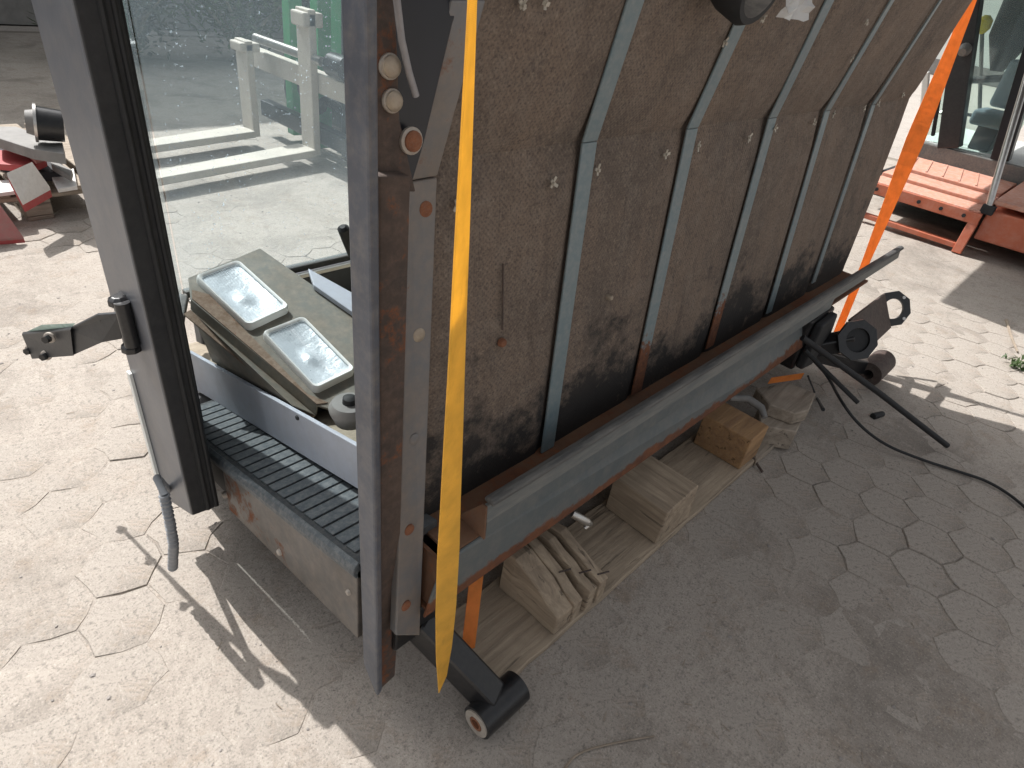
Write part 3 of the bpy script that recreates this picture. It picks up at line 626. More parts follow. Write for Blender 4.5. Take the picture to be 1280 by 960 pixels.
# small metal tag hanging from the beam
tg = onY(733, 652, .545)
part(MB().tube([tg+V((-.025, .03, .02)), tg+V((0, 0, 0)), tg+V((.018, 0, -.018)), tg+V((.008, .004, -.03))], [.010, .011, .009, .006], 10), 'pin_end', 'steel_bright', smooth=True)

# ------------------------------------------------------------------ loose things in the cab
PP0, PPN = (0, 1.0, .435), (0, -.27, 1)
def PP(px, py, o=0.): return onP(px, py, V(PP0)+V((0, 0, o)), PPN)
pnl = thing('cover_panel', 'bent grey sheet metal panel with rust, lying on the cab floor under the lamps', 'metal panel', (.65, 1.2, .45))
pt = [PP(*q) for q in ((235, 347), (325, 310), (392, 357), (452, 398), (500, 470), (440, 520), (396, 506), (238, 374))]
pnl_top = MB().prism(pt, (0, 0, -.006)).build('top_sheet', 'panel_paint', pnl, bevel=.002)
lo, hi = pt[7], pt[6]
MB().prism([lo, hi, hi+V((-.004, 0, -.026)), lo+V((-.004, 0, -.026))], (.004, 0, 0)).build('folded_edge', 'panel_paint', pnl, bevel=.001)
MB().prism([lo+V((-.004, 0, -.027)), hi+V((-.004, 0, -.027)), hi+V((-.018, 0, -.032)), lo+V((-.022, 0, -.034))], (.0, 0, -.004)).build('folded_edge', 'panel_rusty', pnl, bevel=.001)
sl0, sl1 = lo+V((-.004, 0, -.028)), hi+V((-.004, 0, -.028))
rt = lambda y: ext(r3, r2, y).z
MB().prism([sl0, sl1, V((.562, sl1.y+.02, rt(sl1.y+.02)-.006)), V((.562, sl0.y+.03, rt(sl0.y+.03)-.006))], (.004, 0, -.002)).build('front_slope', 'panel_paint', pnl, bevel=.001)
rs_ = [PP(*q, .003) for q in ((240, 362), (262, 368), (322, 428), (384, 492), (410, 503), (396, 505), (240, 373))]
MB().prism(rs_, (0, 0, -.002)).build('dirt_strip', 'panel_rusty', pnl)
bs = [PP(*q, .016) for q in ((385, 335), (452, 372), (452, 398), (392, 356))]
MB().prism(bs, (0, 0, -.014)).build('back_flange', 'riser_plate', pnl, bevel=.002)
cons = MB().add([V((.60, 1.10, .36)), V((.80, 1.10, .36)), V((.80, 1.52, .26)), V((.58, 1.52, .26)), V((.60, 1.10, .448)), V((.80, 1.10, .448)), V((.80, 1.52, .560)), V((.58, 1.52, .560))],
                [(0, 3, 2, 1), (4, 5, 6, 7), (0, 1, 5, 4), (1, 2, 6, 5), (2, 3, 7, 6), (3, 0, 4, 7)])
part(cons, 'console', 'interior_dark')
def lamp(px4, label):
    c = [PP(*q, .0145) for q in px4]; ctr = (c[0]+c[1]+c[2]+c[3])/4; up_ = V(PPN).normalized()
    # square the outline up: centre + two half axes at right angles
    u = ((c[3]-c[0])+(c[2]-c[1]))/4; w_ = ((c[1]-c[0])+(c[2]-c[3]))/4
    w_ = w_-u*(w_.dot(u)/u.dot(u))*.35
    th = thing('work_lamp', label, 'lamp', ctr-up_*.0145, 'loose rectangular work lamps')
    def rr_(s, z, k=6, rad=.22):
        out = []
        for qx, qy, a0 in ((1, 1, 0), (-1, 1, 90), (-1, -1, 180), (1, -1, 270)):
            for i in range(k+1):
                an = math.radians(a0+90*i/k); L = u.length; Wd = w_.length; r0 = rad*Wd
                x = qx*(L*s-r0)+r0*math.cos(an); y = qy*(Wd*s-r0*1)+r0*math.sin(an)
                out.append(ctr+u.normalized()*x+w_.normalized()*y+up_*z)
        return out
    def loft(rings, close=False):
        mb = MB(); n = len(rings[0])
        vs = [p for r in rings for p in r]; fs = [(a*n+i, a*n+(i+1) % n, (a+1)*n+(i+1) % n, (a+1)*n+i) for a in range(len(rings)-1) for i in range(n)]
        if close: fs.append(tuple((len(rings)-1)*n+i for i in range(n)))
        return mb.add(vs, fs)
    loft([rr_(1., -.014), rr_(1., -.003), rr_(.99, .003), rr_(.965, .006), rr_(.91, .005), rr_(.87, .001)]).build('rim', 'lamp_rim', th, True)
    loft([rr_(.99, -.0142), rr_(.5, -.0145)], True).build('back', 'lamp_rim', th, True)
    # reflector bowl
    mb = MB(); n = 16; vs = []
    for j in range(n+1):
        for i in range(n+1):
            a, b_ = i/n*2-1, j/n*2-1; dpt = -.010*(1-a*a*.9)*(1-b_*b_*.9)-.001
            dpt += .009*math.exp(-((a-.15)**2/.05+(b_+.1)**2/.10))
            vs.append(ctr+u*a*.875+w_*b_*.875+up_*dpt)
    mb.add(vs, [(j*(n+1)+i, j*(n+1)+i+1, (j+1)*(n+1)+i+1, (j+1)*(n+1)+i) for j in range(n) for i in range(n)]).build('reflector', 'lamp_reflector', th, True)
    mb = MB(); vs = []
    for j in range(n+1):
        for i in range(n+1):
            a, b_ = i/n*2-1, j/n*2-1; vs.append(ctr+u*a*.88+w_*b_*.88+up_*(.003+.004*(1-a*a)*(1-b_*b_)+.0006*((i+j) % 2)))
    mb.add(vs, [(j*(n+1)+i, j*(n+1)+i+1, (j+1)*(n+1)+i+1, (j+1)*(n+1)+i) for j in range(n) for i in range(n)]).build('lens', 'lamp_lens', th, True)
lamp(((243, 345), (297, 326), (362, 383), (312, 412)), 'clear rectangular work lamp lying flat, farther from the corner post, left of its twin')
lamp(((327, 415), (378, 396), (445, 462), (395, 490)), 'clear rectangular work lamp lying flat, nearer to the corner post, beside the round cap')
kc = onZ(437, 503, .545)
kn = thing('round_cap', 'small round grey cap with dark centre in the cab beside the corner post', 'cap', kc)
MB().tube([kc+V((0, 0, -.05)), kc+V((0, 0, -.02)), kc+V((0, 0, -.012)), kc], [.03, .042, .043, .036], 24).build('body', 'scrap_grey', kn, True)
MB().tube([kc+V((0, 0, .0)), kc+V((0, 0, .012)), kc+V((0, 0, .016))], [.015, .014, .008], 16).build('hub', 'rubber', kn, True)
lv = thing('control_lever', 'short black control lever rising beside the window, next to the corner post', 'lever', onZ(440, 320, .42))
l0, l1 = onY(446, 330, 1.55), onY(428, 283, 1.52)
MB().tube([l0+V((.02, 0, -.12)), l0, lerp(l0, l1, .3), l1+(l0-l1)*.05, l1], [.010, .010, .016, .017, .008], 14).build('grip', 'rubber', lv, True)
# ------------------------------------------------------------------ straps
def ribbon(pts, wid, app, name, mat, seg=60, thick=.0008):
    """webbing band between two points; app(p) = visible width, the band turns about its run to give it"""
    mb = MB(); a, c = V(pts[0]), V(pts[1]); d = (c-a).normalized(); rings = []
    for s in range(seg+1):
        u = s/seg; p = lerp(a, c, u); vd = (p-CC).normalized(); perp = d.cross(vd).normalized(); back = perp.cross(d)
        k = max(.12, min(1, app(p)/wid)); sx = perp*k+back*math.sqrt(1-k*k); nn = d.cross(sx).normalized(); wd = wid*(1+.012*math.sin(u*43))
        rings += [p-sx*wd/2-nn*thick, p+sx*wd/2-nn*thick, p+sx*wd/2+nn*thick, p-sx*wd/2+nn*thick]
    fs = [(4*s+k, 4*s+(k+1) % 4, 4*(s+1)+(k+1) % 4, 4*(s+1)+k) for s in range(seg) for k in range(4)]
    fs += [(3, 2, 1, 0), (4*seg, 4*seg+1, 4*seg+2, 4*seg+3)]
    return mb.add(rings, fs).build(name, mat)
sa_, sb_ = V((.372, .40, 1.323)), V((.512, .478, .175))
stop = sb_+(sa_-sb_)/(sa_.z-sb_.z)*(1.98-sb_.z)
WTAB = ((.17, .013), (.30, .026), (.45, .033), (.62, .031), (.85, .022), (1.0, .0165), (1.17, .011), (1.32, .0055), (2.2, .005))
def appw(p):
    for (z0, w0), (z1, w1) in zip(WTAB[:-1], WTAB[1:]):
        if p.z <= z1: return w0+(w1-w0)*max(0, (p.z-z0)/(z1-z0))
    return .005
ys = ribbon([stop, sb_], .036, appw, 'lashing_strap', 'strap_yellow', 90)
tag(ys, 'yellow lashing strap hanging taut and twisted down the near corner of the cab', 'strap')
o2a, o2b = onY(602, 735, .575), onZ(585, 812, .10)
os2 = ribbon([o2a+V((0, .02, .06)), o2b], .036, lambda p: .028, 'lashing_strap', 'strap_orange', 12)
tag(os2, 'short piece of orange strap coming down under the beam beside the near wood block', 'strap')
tA, tB = onX(1215, 0, 3.28), onX(1040, 432, 2.94)
dv = (tA-tB)
os1 = ribbon([tA+dv*.5, tB], .075, lambda p: .030+.040*max(0, 1-abs(p.z-.95)/.5), 'lashing_strap', 'strap_orange', 40)
tag(os1, 'long orange lashing strap at the far side of the cab wall beside the red machine', 'strap')
os3 = ribbon([onZ(1003, 470, .20), onZ(962, 476, .20)], .03, lambda p: .02, 'lashing_strap', 'strap_orange', 6)
tag(os3, 'small bit of orange strap above the far end of the pallet', 'strap')
film = MB()
fc = WUp(992, -8, .06)
vs = []
rr = random.Random(3)
for j in range(9):
    for i in range(9): vs.append(fc+V(((i-4)*.014, -.02*rr.random()-.01*math.sin(i), (j-4)*.011+.006*rr.random())))
film.add(vs, [(j*9+i, j*9+i+1, (j+1)*9+i+1, (j+1)*9+i) for j in range(8) for i in range(8)])
tag(film.build('plastic_film', 'plastic_film'), 'scrap of crumpled clear plastic film beside the round black work light', 'plastic film')

# ------------------------------------------------------------------ pallet
pal = thing('wooden_pallet', 'weathered wooden pallet carrying the cab, its blocks split', 'pallet', (1.35, .9, 0))
PX0, PX1, PY0 = .66, 1.955, .452
def plank(x0, x1, y0, y1, z0, z1, name, mat, seed, parent=pal, n=10, axis=0, bev=.003):
    """board with wavy worn edges"""
    rr = random.Random(seed); rings = []
    for k in range(n+1):
        u = k/n; j = lambda a: rr.uniform(-a, a)
        if axis == 0: x = x0+(x1-x0)*u; rings += [(x+j(.004)*(k in (0, n)), y0+j(.0028), z0+.001), (x+j(.004)*(k in (0, n)), y1+j(.0025), z0+.001), (x, y1+j(.0025), z1+j(.001)), (x, y0+j(.0025), z1+j(.0012))]
        else: y = y0+(y1-y0)*u; rings += [(x0+j(.0025), y+j(.005)*(k in (0, n)), z0+j(.001)), (x1+j(.0025), y+j(.005)*(k in (0, n)), z0+j(.001)), (x1+j(.0025), y, z1+j(.0015)), (x0+j(.0025), y, z1+j(.0015))]
    fs = [(4*s+k, 4*s+(k+1) % 4, 4*(s+1)+(k+1) % 4, 4*(s+1)+k) for s in range(n) for k in range(4)]+[(3, 2, 1, 0), (4*n, 4*n+1, 4*n+2, 4*n+3)]
    return MB().add(rings, fs).build(name, mat, parent, bevel=bev, seg=1)
plank(PX0, PX1, PY0, PY0+.215, 0, .022, 'bottom_board', 'pallet_wood', 1, n=24)
plank(PX0, PX1, PY0+.36, PY0+.46, 0, .022, 'bottom_board', 'pallet_wood', 2)
plank(PX0, PX1, PY0+.70, PY0+.80, 0, .022, 'bottom_board', 'pallet_wood', 3)
plank(1.30, 1.475, PY0+.008, PY0+.19, .023, .150, 'block', 'block_wood', 5, n=3)
plank(1.81, 1.945, PY0+.010, PY0+.19, .023, .150, 'block', 'block_orange', 6, n=3)
for bx in (.855, 1.30, 1.82):
    for by in (PY0+.36, PY0+.69): plank(bx, bx+.14, by, by+.10, .023, .122, 'block', 'block_wood', int(by*100), n=2)
# the near block is split: core with three loose slivers on a sloping broken top
bw = [(.862, 0), (.905, .0), (.948, 0), (.985, 0), (1.02, 0)]
def sliver(x0, x1, zt, zo, yo, seed):
    rr = random.Random(seed); n = 5; rings = []
    for k in range(n+1):
        u = k/n; y = PY0+yo+(.185)*u; zt_ = zo+(zt-zo)*min(1, u*1.25)+rr.uniform(-.003, .003); dx = rr.uniform(-.003, .003)
        rings += [(x0+dx, y, .023), (x1+dx-.001, y, .023), (x1+dx-.002, y, zt_-rr.uniform(0, .006)), (x0+dx, y, zt_)]
    fs = [(4*s+k, 4*s+(k+1) % 4, 4*(s+1)+(k+1) % 4, 4*(s+1)+k) for s in range(n) for k in range(4)]+[(3, 2, 1, 0), (4*n, 4*n+1, 4*n+2, 4*n+3)]
    return MB().add(rings, fs)
blk = sliver(.855, .916, .160, .088, .008, 1).build('block', 'block_wood', pal, bevel=.003, seg=1)
for k, (a, c, zt, zo, yo) in enumerate(((.9165, .950, .157, .092, .004), (.951, .963, .138, .076, .022), (.9635, .994, .154, .100, .0), (.995, 1.002, .13, .07, .03), (1.0025, 1.034, .160, .106, -.002))): sliver(a, c, zt, zo, yo, k+4).build('sliver', 'block_wood', blk, bevel=.002, seg=1)
for k, (x, y, z) in enumerate(((1.012, .47, .112), (.975, .50, .118), (.93, .53, .128))): MB().tube([V((x, y, z)), V((x+.022, y-.018, z+.012))], .0022, 6).build('nail', 'brown_steel', blk)
# top deck boards under the cab
for k in range(3): plank(.80+k*.53, .80+k*.53+.14, PY0+.20, PY0+.80, .152, .170, 'stringer_board', 'old_wood', 30+k, n=4, axis=1)
for k in range(4): plank(PX0, PX1, PY0+.20+k*.155, PY0+.32+k*.155, .172, .194, 'deck_board', 'pallet_wood', 40+k)
# timber lumps at the far end
tm = thing('timber_offcut', 'short grey weathered timber offcut past the far end of the pallet', 'timber', (2.15, .5, 0))
def lump(pxs, z0, th, name, mat, parent, seed):
    rr = random.Random(seed); top = [onZ(px, py, z0+th)+V((0, 0, rr.uniform(-.003, .003))) for px, py in pxs]
    return MB().prism(top, (0, 0, -th)).build(name, mat, parent, bevel=.004, seg=1)
lump(((945, 484), (985, 478), (1020, 492), (1012, 512), (995, 517), (962, 505)), .10, .05, 'upper_piece', 'old_wood', tm, 1)
lump(((948, 508), (962, 507), (995, 519), (1004, 522), (996, 540), (950, 532)), .012, .085, 'lower_piece', 'old_wood', tm, 2)
lump(((930, 520), (990, 528), (980, 545), (945, 578)), .0, .025, 'base_piece', 'old_wood', tm, 3)
tag(MB().tube([onZ(912, 497, .17), onZ(935, 498, .168), onZ(952, 510, .155), onZ(956, 522, .14)], [.012, .014, .014, .010], 10).build('rag_roll', 'scrap_grey', None, True), 'rolled grey strip of sheet lying on the third wood block', 'scrap strip')
nl_ = onZ(941, 572, .022); nail = MB().tube([nl_, onZ(953, 590, .006)], .0045, 8).build('nail', 'brown_steel', None, True)
tag(nail, 'dark bent nail sticking out of the pallet edge below the third block', 'nail')
cp = onZ(1096, 521, .0)
cpo = MB().tube([cp+V((-.028, .01, .008)), cp+V((.03, -.01, .008))], [.014, .012], 10).build('rubber_bit', 'rubber', None, True, .002)
tag(cpo, 'small black rubber bit lying on the paving where the shade begins', 'rubber bit')

# ------------------------------------------------------------------ litter on the ground
def zg(x, y): return max(sandh(x, y), 0)
def twig(pts, r, label):
    q = [onZ(px, py, .006) for px, py in pts]; q = smoothpts(q, 2)
    o = MB().tube(q, [r*(1-.5*k/len(q)) for k in range(len(q))], 6).build('twig', 'dead_wood', None, True); tag(o, label, 'twig')
twig(((706, 960), (722, 940), (770, 928), (818, 920)), .0032, 'pale thin twig lying on the shaded paving at the bottom edge')
twig(((1258, 400), (1264, 420), (1272, 440)), .009, 'dark short stick on the paving at the right edge beside the weed')
pb = MB(); rr = random.Random(11)
def rock(c, s):
    vs = []
    for zz, rad in ((-.3, .8), (.25, 1.), (.7, .55)):
        for k in range(5):
            an = k*1.257+rr.uniform(-.3, .3); vs.append(V(c)+V((math.cos(an)*rad*s*rr.uniform(.7, 1.2), math.sin(an)*rad*s*rr.uniform(.7, 1.2), zz*s*.7)))
    pb.add(vs, [(L*5+k, L*5+(k+1) % 5, (L+1)*5+(k+1) % 5, (L+1)*5+k) for L in (0, 1) for k in range(5)]+[(10, 11, 12, 13, 14)])
for k in range(2600):
    x, y = rr.uniform(-1.2, 4.6), rr.uniform(-.8, 4.5); rock((x, y, zg(x, y)), rr.choice((.0016, .002, .0024, .003, .0038, .0055)) * rr.uniform(.7, 1.2))
stuff(tag(pb.build('pebbles', 'pebble'), 'scattered small pebbles and grit on the paving', 'pebbles'))
gb = MB()
for k in range(170):
    if rr.random() < .6: x, y = rr.gauss(.95, .35), rr.gauss(.05, .30)
    else: x, y = rr.uniform(-1, 3.6), rr.uniform(-.5, 3)
    an = rr.uniform(0, 6.28); L = rr.uniform(.006, .026); z = zg(x, y)+.0025; d = V((math.cos(an), math.sin(an), rr.uniform(-.05, .08)))*L
    gb.bar(V((x, y, z)), V((x, y, z))+d, rr.uniform(.0008, .0018), .001)
stuff(tag(gb.build('straw_litter', 'dead_wood'), 'fine straw and wood splinters strewn on the paving', 'litter'))
def leaf(mb, p, d, up_, L, wd):
    d = V(d).normalized(); s = d.cross(V(up_)).normalized()*wd
    mb.add([p, p+d*L*.45+s, p+d*L, p+d*L*.45-s], [(0, 1, 2, 3)])
wd_ = thing('weed', 'small green weed growing between the pavers at the right edge', 'weed', onZ(1272, 458, 0))
wb = onZ(1273, 460, 0); mb = MB(); rr = random.Random(5)
for k in range(60):
    an = rr.uniform(0, 6.28); el = rr.uniform(.1, 1.2); p = wb+V((rr.gauss(0, .03), rr.gauss(0, .03), rr.uniform(0, .03)))
    leaf(mb, p, (math.cos(an)*math.cos(el), math.sin(an)*math.cos(el), math.sin(el)), (0, 0, 1), rr.uniform(.025, .06), rr.uniform(.004, .009))
mb.build('leaves', 'leaf_green', wd_)

# ------------------------------------------------------------------ red machine on the right
rm = thing('red_machine', 'coral red machine with step platform, grab rail and glazed cab behind the strap', 'machine', (6.0, .8, 0))
def rp(mb, name, mat, parent=None, **k): return mb.build(name, mat, parent or rm, **k)
FX = 5.45
def stepplank(x0, x1, z, k):
    yA, yB = 1.36, .60
    pl_ = rp(MB().box(x0, x1, yB, yA, z-.05, z), 'step_board', 'machine_step', bevel=.006)
    return pl_
stepplank(FX, FX+.27, .300, 0); stepplank(FX+.275, FX+.56, .325, 1); stepplank(FX+.565, FX+1.20, .350, 2)
for k in range(6):
    y = .66+k*.12; rp(MB().bar((FX+.60, y, .353), (FX+1.17, y+.10, .353), .012, .006), 'tread_bar', 'machine_step')
rp(MB().box(FX-.02, FX+.0, .58, 1.38, .215, .292), 'front_stringer', 'machine_red', bevel=.004)
for y in (.61, 1.33): rp(MB().bar((FX+.01, y, .225), (FX-.03, y, .004), .05, .06, (0, 1, 0)), 'step_leg', 'machine_red', bevel=.004)
rp(MB().box(FX-.03, FX+.03, .64, 1.30, .03, .065), 'lower_step', 'machine_red', bevel=.004)
rp(MB().prism([(FX+.06, .57, .11), (FX+.06, -1.4, .13), (FX+.06, -1.4, .355), (FX+.06, .57, .315)], (1.2, 0, 0)), 'side_body', 'machine_red', bevel=.01)
rp(MB().box(FX+.5, FX+2.5, -1.4, 1.42, .10, .30), 'under_body', 'interior_dark')
rp(MB().box(FX+.07, FX+1.2, -1.4, .565, .357, .385), 'deck', 'machine_step', bevel=.005)
rp(MB().box(FX+1.21, FX+1.34, -1.0, 1.46, .30, .47), 'cab_sill', 'rail_paint', bevel=.01)
rp(MB().box(FX+1.25, FX+2.8, -1.0, 1.46, .44, .475), 'cab_floor', 'bright_panel')
for k in range(5): rp(MB().cyl((FX-.02, .68+k*.15, .253), (FX-.028, .68+k*.15, .253), .014, 6), 'stringer_bolt', 'interior_dark')
# grab rail
g0 = onX(1235, 262, FX+.05); g1 = onX(1300, 40, FX+.55)
rp(MB().tube(smoothpts([g0, lerp(g0, g1, .15)+V((-.02, 0, 0)), lerp(g0, g1, .85)+V((-.02, 0, .02)), g1]), .022, 12), 'grab_rail', 'steel_bright', smooth=True)
rp(MB().box(g0.x-.03, g0.x+.03, g0.y-.04, g0.y+.04, g0.z-.03, g0.z+.03), 'rail_foot', 'interior_dark', bevel=.006)
# cab pillars, glazing, seat and levers
cx_ = FX+1.28
def pillar(px0, py0, px1, py1, wd, mat, name='pillar', dx=0.):
    a, c = onX(px0, py0, cx_+dx), onX(px1, py1, cx_+dx); a = a-(c-a)*((a.z-.47)/(c.z-a.z)) if name == 'pillar' else a; c = a+(c-a)*max(1, (2.1-a.z)/(c.z-a.z)) if name == 'pillar' else c; return rp(MB().bar(a, c, wd, wd*.9, (1, 0, 0)), name, mat, bevel=.008)
pillar(1190, 165, 1213, 0, .16, 'black_steel'); pillar(1252, 195, 1290, 70, .13, 'dark_blue_panel')
pillar(1150, 186, 1158, 90, .05, 'bright_panel', 'window_frame')
ga, gb_ = onX(1150, 180, cx_+.06), onX(1255, 195, cx_+.06)
rp(MB().prism([ga, gb_, gb_+V((0, -.1, 1.5)), ga+V((0, .1, 1.5))], (.006, 0, 0)), 'side_window', 'machine_glass')
pillar(1166, 170, 1176, 110, .03, 'interior_dark', 'window_catch', .04)
q0 = onX(1224, 150, cx_+.5); q1 = onX(1228, 34, cx_+.5); rp(MB().tube([q0, q1], .016, 10), 'lever_rod', 'rail_paint', smooth=True)
rp(MB().tube([q1+V((0, 0, -.05)), q1, q1+V((0, 0, .06)), q1+V((0, 0, .09))], [.03, .06, .055, .02], 12), 'lever_knob', 'yellow_plastic', smooth=True)
s0 = onX(1256, 130, cx_+.45)
rp(MB().box(s0.x, s0.x+.14, s0.y-.16, s0.y+.12, s0.z-.04, s0.z+.33), 'seat_back', 'seat_grey', bevel=.04, seg=4)
rp(MB().box(s0.x-.35, s0.x+.02, s0.y-.16, s0.y+.14, s0.z-.17, s0.z-.05), 'seat_cushion', 'seat_grey', bevel=.03, seg=3)
rp(MB().box(s0.x-.26, s0.x-.06, s0.y-.09, s0.y+.07, .476, s0.z-.171), 'seat_base', 'interior_dark', bevel=.01)
rp(MB().tube([onX(1215, 100, cx_+.5), onX(1252, 98, cx_+.5)], .03, 10), 'arm_rest', 'rubber', smooth=True)
h0 = onX(1270, 40, cx_+.6)
rp(MB().tube([h0+V((0, 0, -.3)), h0+V((0, .02, -.05)), h0+V((0, 0, .25)), h0+V((0, -.05, .5))], [.05, .16, .2, .12], 14), 'control_console', 'interior_dark', smooth=True)
rp(MB().tube(smoothpts([onX(1190, 158, cx_+.3), onX(1205, 140, cx_+.4), onX(1228, 150, cx_+.3), onX(1244, 135, cx_+.4), onX(1250, 160, cx_+.3)]), .014, 8), 'floor_cable', 'rubber', smooth=True)
rp(MB().tube([onX(1175, 142, cx_+.1), onX(1204, 122, cx_+.2)], .016, 8), 'support_rod', 'steel_bright', smooth=True)
l_ = onX(1206, 62, cx_-.12); rp(MB().tube([l_+V((-.05, 0, -.02)), l_+V((0, 0, 0)), l_+V((.05, 0, 0))], [.03, .05, .04], 14), 'side_lamp', 'rail_paint', smooth=True)
rp(MB().box(4.15, cx_+1.7, -1.1, 2.2, 2.10, 2.2), 'cab_roof_shade_canopy', 'interior_dark', bevel=.02)  # out-of-view roof; its long overhang is added to shade the ground in front

# ------------------------------------------------------------------ fork lift behind the glass
fl = thing('fork_lift', 'green fork lift with steel forks resting near the ground, seen through the windscreen', 'fork lift', (3.0, 4.4, 0))
def fp_(mb, name, mat, **k): return mb.build(name, mat, fl, **k)
fz = .12
for (px, py, tp, ln) in (((310), 160, (286, 48), 1.25), (385, 183, (372, 8), 1.30)):
    r0_ = onZ(px, py, fz); dr = V((-.985, -.17, 0)).normalized(); sdv = V((-dr.y, dr.x, 0))
    tip = r0_+dr*ln
    fk = fp_(MB().prism([r0_+sdv*.09, r0_-sdv*.09, tip-sdv*.055+V((0, 0, -.02)), tip+sdv*.055+V((0, 0, -.02))], (0, 0, -.045)), 'fork_tine', 'fork_steel', bevel=.006)
    tpp = onY(tp[0], tp[1], r0_.y+.05); hgt = max(.55, tpp.z-fz)
    fp_(MB().box(r0_.x, r0_.x+.05, r0_.y-.075, r0_.y+.075, fz-.044, fz+hgt), 'fork_shank', 'fork_steel', bevel=.006)
    fp_(MB().box(r0_.x-.035, r0_.x+.10, r0_.y-.075, r0_.y+.075, fz+hgt*.88, fz+hgt*.98), 'fork_hook', 'fork_steel', bevel=.01)
fa, fb = onZ(310, 160, fz), onZ(385, 183, fz)
ft = lambda px, py: onX(px, py, 2.30)
fp_(MB().tube([V((2.34, 4.62, .66)), V((2.34, 3.80, .66))], .028, 12), 'carriage_shaft', 'steel_bright', smooth=True)
fp_(MB().box(2.36, 2.44, 3.55, 4.75, .46, .58), 'carriage_bar', 'fork_steel', bevel=.008)
fp_(MB().box(2.40, 2.48, 3.55, 4.75, .13, .24), 'carriage_bar', 'black_steel', bevel=.008)
fp_(MB().tube([V((2.36, 3.72, .66)), V((2.36, 3.56, .66))], .07, 14), 'carriage_drum', 'black_steel', smooth=True)
for y in (3.80, 4.15, 4.5): fp_(MB().bar((2.54, y, .05), (2.58, y, 2.3), .10, .09, (0, 1, 0)), 'mast_channel', 'lift_green' if y > 3.9 else 'black_steel', bevel=.006)
fp_(MB().tube([V((2.66, 4.30, .2)), V((2.66, 4.30, 1.9))], .03, 10), 'mast_cylinder', 'steel_bright', smooth=True)
fp_(MB().box(2.9, 4.6, 3.55, 4.75, .30, 1.15), 'body', 'lift_green', bevel=.05, seg=3)
fp_(MB().box(2.72, 2.9, 3.65, 4.65, .12, .55), 'front_axle', 'black_steel', bevel=.03)
for y in (3.48, 4.80):
    for x in (2.95, 4.25): fp_(MB().cyl((x, y-.10, .28), (x, y+.10, .28), .28, 24), 'wheel', 'rubber', smooth=True, bevel=.02)
for x, y in ((2.95, 3.62), (2.95, 4.70), (4.5, 3.62), (4.5, 4.70)): fp_(MB().bar((x, y, 1.12), (x+.05, y, 2.2), .06, .06, (0, 1, 0)), 'guard_post', 'lift_green', bevel=.006)
fp_(MB().box(2.9, 4.6, 3.58, 4.74, 2.2, 2.26), 'guard_roof', 'lift_green', bevel=.01)
fp_(MB().tube(smoothpts([V((2.50, 4.3, .50)), V((2.42, 4.2, .40)), V((2.46, 4.05, .30)), V((2.44, 3.95, .42)), V((2.52, 3.85, .35))]), .035, 8), 'hydraulic_hose', 'rubber', smooth=True)

# ------------------------------------------------------------------ scrap on a pallet at the left
sp_ = thing('scrap_pallet', 'grey wooden pallet under the pile of scrap behind the door post', 'pallet', (.6, 4.1, 0))
SPX0, SPX1, SPY0, SPY1 = .28, 1.08, 3.62, 4.82
for k in range(5): plank(SPX0+k*.165, SPX0+k*.165+.13, SPY0, SPY1, .122, .144, 'deck_board', 'old_wood', 60+k, sp_, 4, 1)
for k in range(3):
    plank(SPX0, SPX1, SPY0+k*.53, SPY0+k*.53+.12, .10, .121, 'stringer_board', 'old_wood', 70+k, sp_, 4)
    for j in range(3): plank(SPX0+j*.335, SPX0+j*.335+.11, SPY0+k*.53, SPY0+k*.53+.12, .02, .099, 'block', 'old_wood', 80+k*3+j, sp_, 2)
for j in range(3): plank(SPX0+j*.335, SPX0+j*.335+.11, SPY0, SPY1, 0, .019, 'bottom_board', 'old_wood', 90+j, sp_, 4, 1)
def slab(pxs, z, th, name, mat, label, cat, edge=None, zs=None):
    top = [onZ(px, py, (zs[i] if zs else z)) for i, (px, py) in enumerate(pxs)]
    if edge:
        th_ = thing(name, label, cat, top[0]); MB().prism(top, (0, 0, -th*.35)).build('face', mat, th_, bevel=.002); MB().prism([p+V((0, 0, -th*.36)) for p in top], (0, 0, -th*.64)).build('core', edge, th_, bevel=.002); return th_
    o = MB().prism(top, (0, 0, -th)).build(name, mat, None, bevel=.003); tag(o, label, cat); return o
slab(((8, 216), (40, 202), (62, 233), (27, 252)), .20, .05, 'scrap_plate', 'scrap_white', 'white square plate with red edges leaning on the scrap pallet', 'scrap plate', 'scrap_red', (.30, .31, .185, .18))
slab(((-20, 240), (0, 256), (30, 297), (-10, 300), (-40, 270)), .05, .025, 'scrap_plate', 'scrap_pink', 'faded red steel plate leaning on the ground at the left edge', 'scrap plate', 'scrap_red', (.16, .16, .03, .03, .14))
slab(((-10, 158), (20, 158), (78, 178), (80, 192), (40, 186), (-10, 170)), .34, .05, 'scrap_beam', 'scrap_grey', 'long grey channel lying on top of the scrap pile', 'scrap beam')
slab(((-10, 188), (30, 186), (58, 200), (40, 208), (-10, 204)), .24, .03, 'scrap_plate', 'scrap_red', 'dark red plate under the grey channel on the scrap pile', 'scrap plate')
slab(((28, 186), (48, 182), (60, 194), (44, 200)), .27, .02, 'scrap_plate', 'scrap_pink', 'small faded pink plate between the grey channel and the white plate', 'scrap plate')
slab(((62, 198), (90, 212), (88, 220), (64, 206)), .22, .03, 'scrap_bar', 'scrap_grey', 'short pale bar on the scrap pile beside the door post', 'scrap bar')
slab(((-8, 226), (18, 224), (22, 238), (-8, 242)), .165, .018, 'scrap_plate', 'scrap_white', 'pale strip of sheet at the left edge of the scrap pallet', 'scrap plate')
slab(((64, 220), (92, 210), (96, 232), (72, 236)), .165, .02, 'scrap_plate', 'scrap_white', 'small pale plate at the right end of the scrap pallet', 'scrap plate')
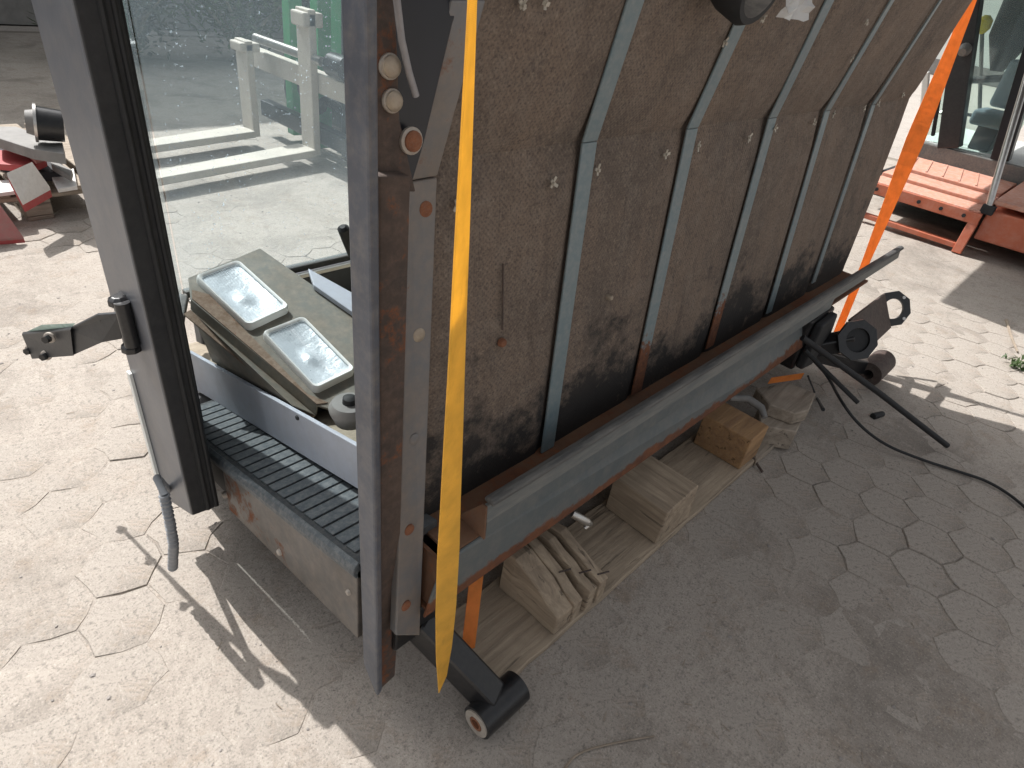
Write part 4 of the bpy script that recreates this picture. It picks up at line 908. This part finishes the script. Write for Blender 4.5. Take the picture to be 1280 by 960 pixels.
slab(((-20, 172), (70, 196), (86, 214), (40, 216), (-20, 196)), .19, .045, 'scrap_box', 'interior_dark', 'flat black part in the middle of the scrap pile', 'scrap part')
mt = thing('hydraulic_motor', 'dark cylindrical hydraulic motor on top of the scrap pile', 'motor', onZ(50, 155, .36))
a, c = onZ(32, 152, .44), onZ(80, 158, .42)
MB().tube([a+(c-a)*.3, c], [.075, .07], 18).build('housing', 'black_steel', mt, True); MB().tube([a, a+(c-a)*.3], [.05, .06], 14).build('shaft_end', 'scrap_grey', mt, True)
MB().pipe(a+(c-a)*.22, a+(c-a)*.30, .085, .05, 18).build('flange', 'steel_bright', mt, True)

# ------------------------------------------------------------------ shed and shrubs far behind
sh = thing('metal_shed', 'dark green corrugated metal shed closing the yard at the back', 'shed', (3, 9.8, 0))
cr = []; n = 260
for k in range(n+1):
    x = -7+k*16/n; y = 9.6+(.035 if (k//2) % 2 else 0); cr.append((x, y))
vs = [(x, y, 0) for x, y in cr]+[(x, y, 5.1) for x, y in cr]
MB().add(vs, [(k, k+1, n+1+k+1, n+1+k) for k in range(n)]).build('cladding', 'shed_green', sh)
MB().box(-7, 9, 9.66, 12.5, 0, 5.05).build('core', 'shed_green', sh)
MB().box(-7.2, 9.2, 9.40, 12.7, 5.11, 5.25).build('roof', 'interior_dark', sh)
MB().box(-7, 9, 9.52, 9.60, .0, .35).build('plinth', 'scrap_grey', sh)
def shrub(x, y, rx, rz, seed, label, mat):
    s = thing('shrub', label, 'shrub', (x, y, 0), 'shrubs along the shed'); rr = random.Random(seed); lf = MB(); st = MB()
    tips = []
    for k in range(9):
        an = rr.uniform(0, 6.28); tip = V((x+math.cos(an)*rx*rr.uniform(.2, .8), y+math.sin(an)*rx*.7*rr.uniform(.2, .8), rz*rr.uniform(.5, 1.)))
        st.tube([V((x, y, 0)), lerp((x, y, 0), tip, .5)+V((0, 0, .1)), tip], [.03, .018, .006], 6); tips.append(tip)
    for k in range(1500):
        tip = rr.choice(tips); u = rr.random()**.5; c = lerp((x, y, rz*.1), tip, u)+V((rr.gauss(0, .13), rr.gauss(0, .13), rr.gauss(0, .11)))
        if c.z < .03: continue
        leaf(lf, c, (rr.uniform(-1, 1), rr.uniform(-1, 1), rr.uniform(-.5, .8)), (rr.random()-.5, rr.random()-.5, 1), rr.uniform(.06, .13), rr.uniform(.015, .03))
    st.build('stems', 'dead_wood', s); lf.build('foliage', mat, s)
for k, (x, y, rx, rz, lb) in enumerate(((.9, 8.4, .7, 1.2, 'low green shrub at the shed wall left of the door post'), (2.5, 7.5, .9, .8, 'wide shrub at the shed seen at the left side of the windscreen'), (3.6, 7.4, .9, 1.0, 'taller shrub at the shed seen left of the fork lift'), (5.4, 8.9, .8, 1.1, 'shrub at the shed half hidden by the fork lift'))):
    shrub(x, y, rx, rz, 100+k, lb, 'leaf_grey' if k % 2 else 'leaf_green')
# pale building beyond the red machine
pbd = thing('pale_building', 'pale rendered building wall far behind the red machine', 'building', (24, 2, 0))
MB().box(24, 30, -22, 16, 0, 5).build('wall', 'bright_panel', pbd)
MB().box(23.8, 30.2, -22.3, 16.3, 5.01, 5.3).build('roof_edge', 'interior_dark', pbd)
MB().box(23.95, 23.995, -22, 16, 0, .4).build('plinth', 'scrap_grey', pbd)
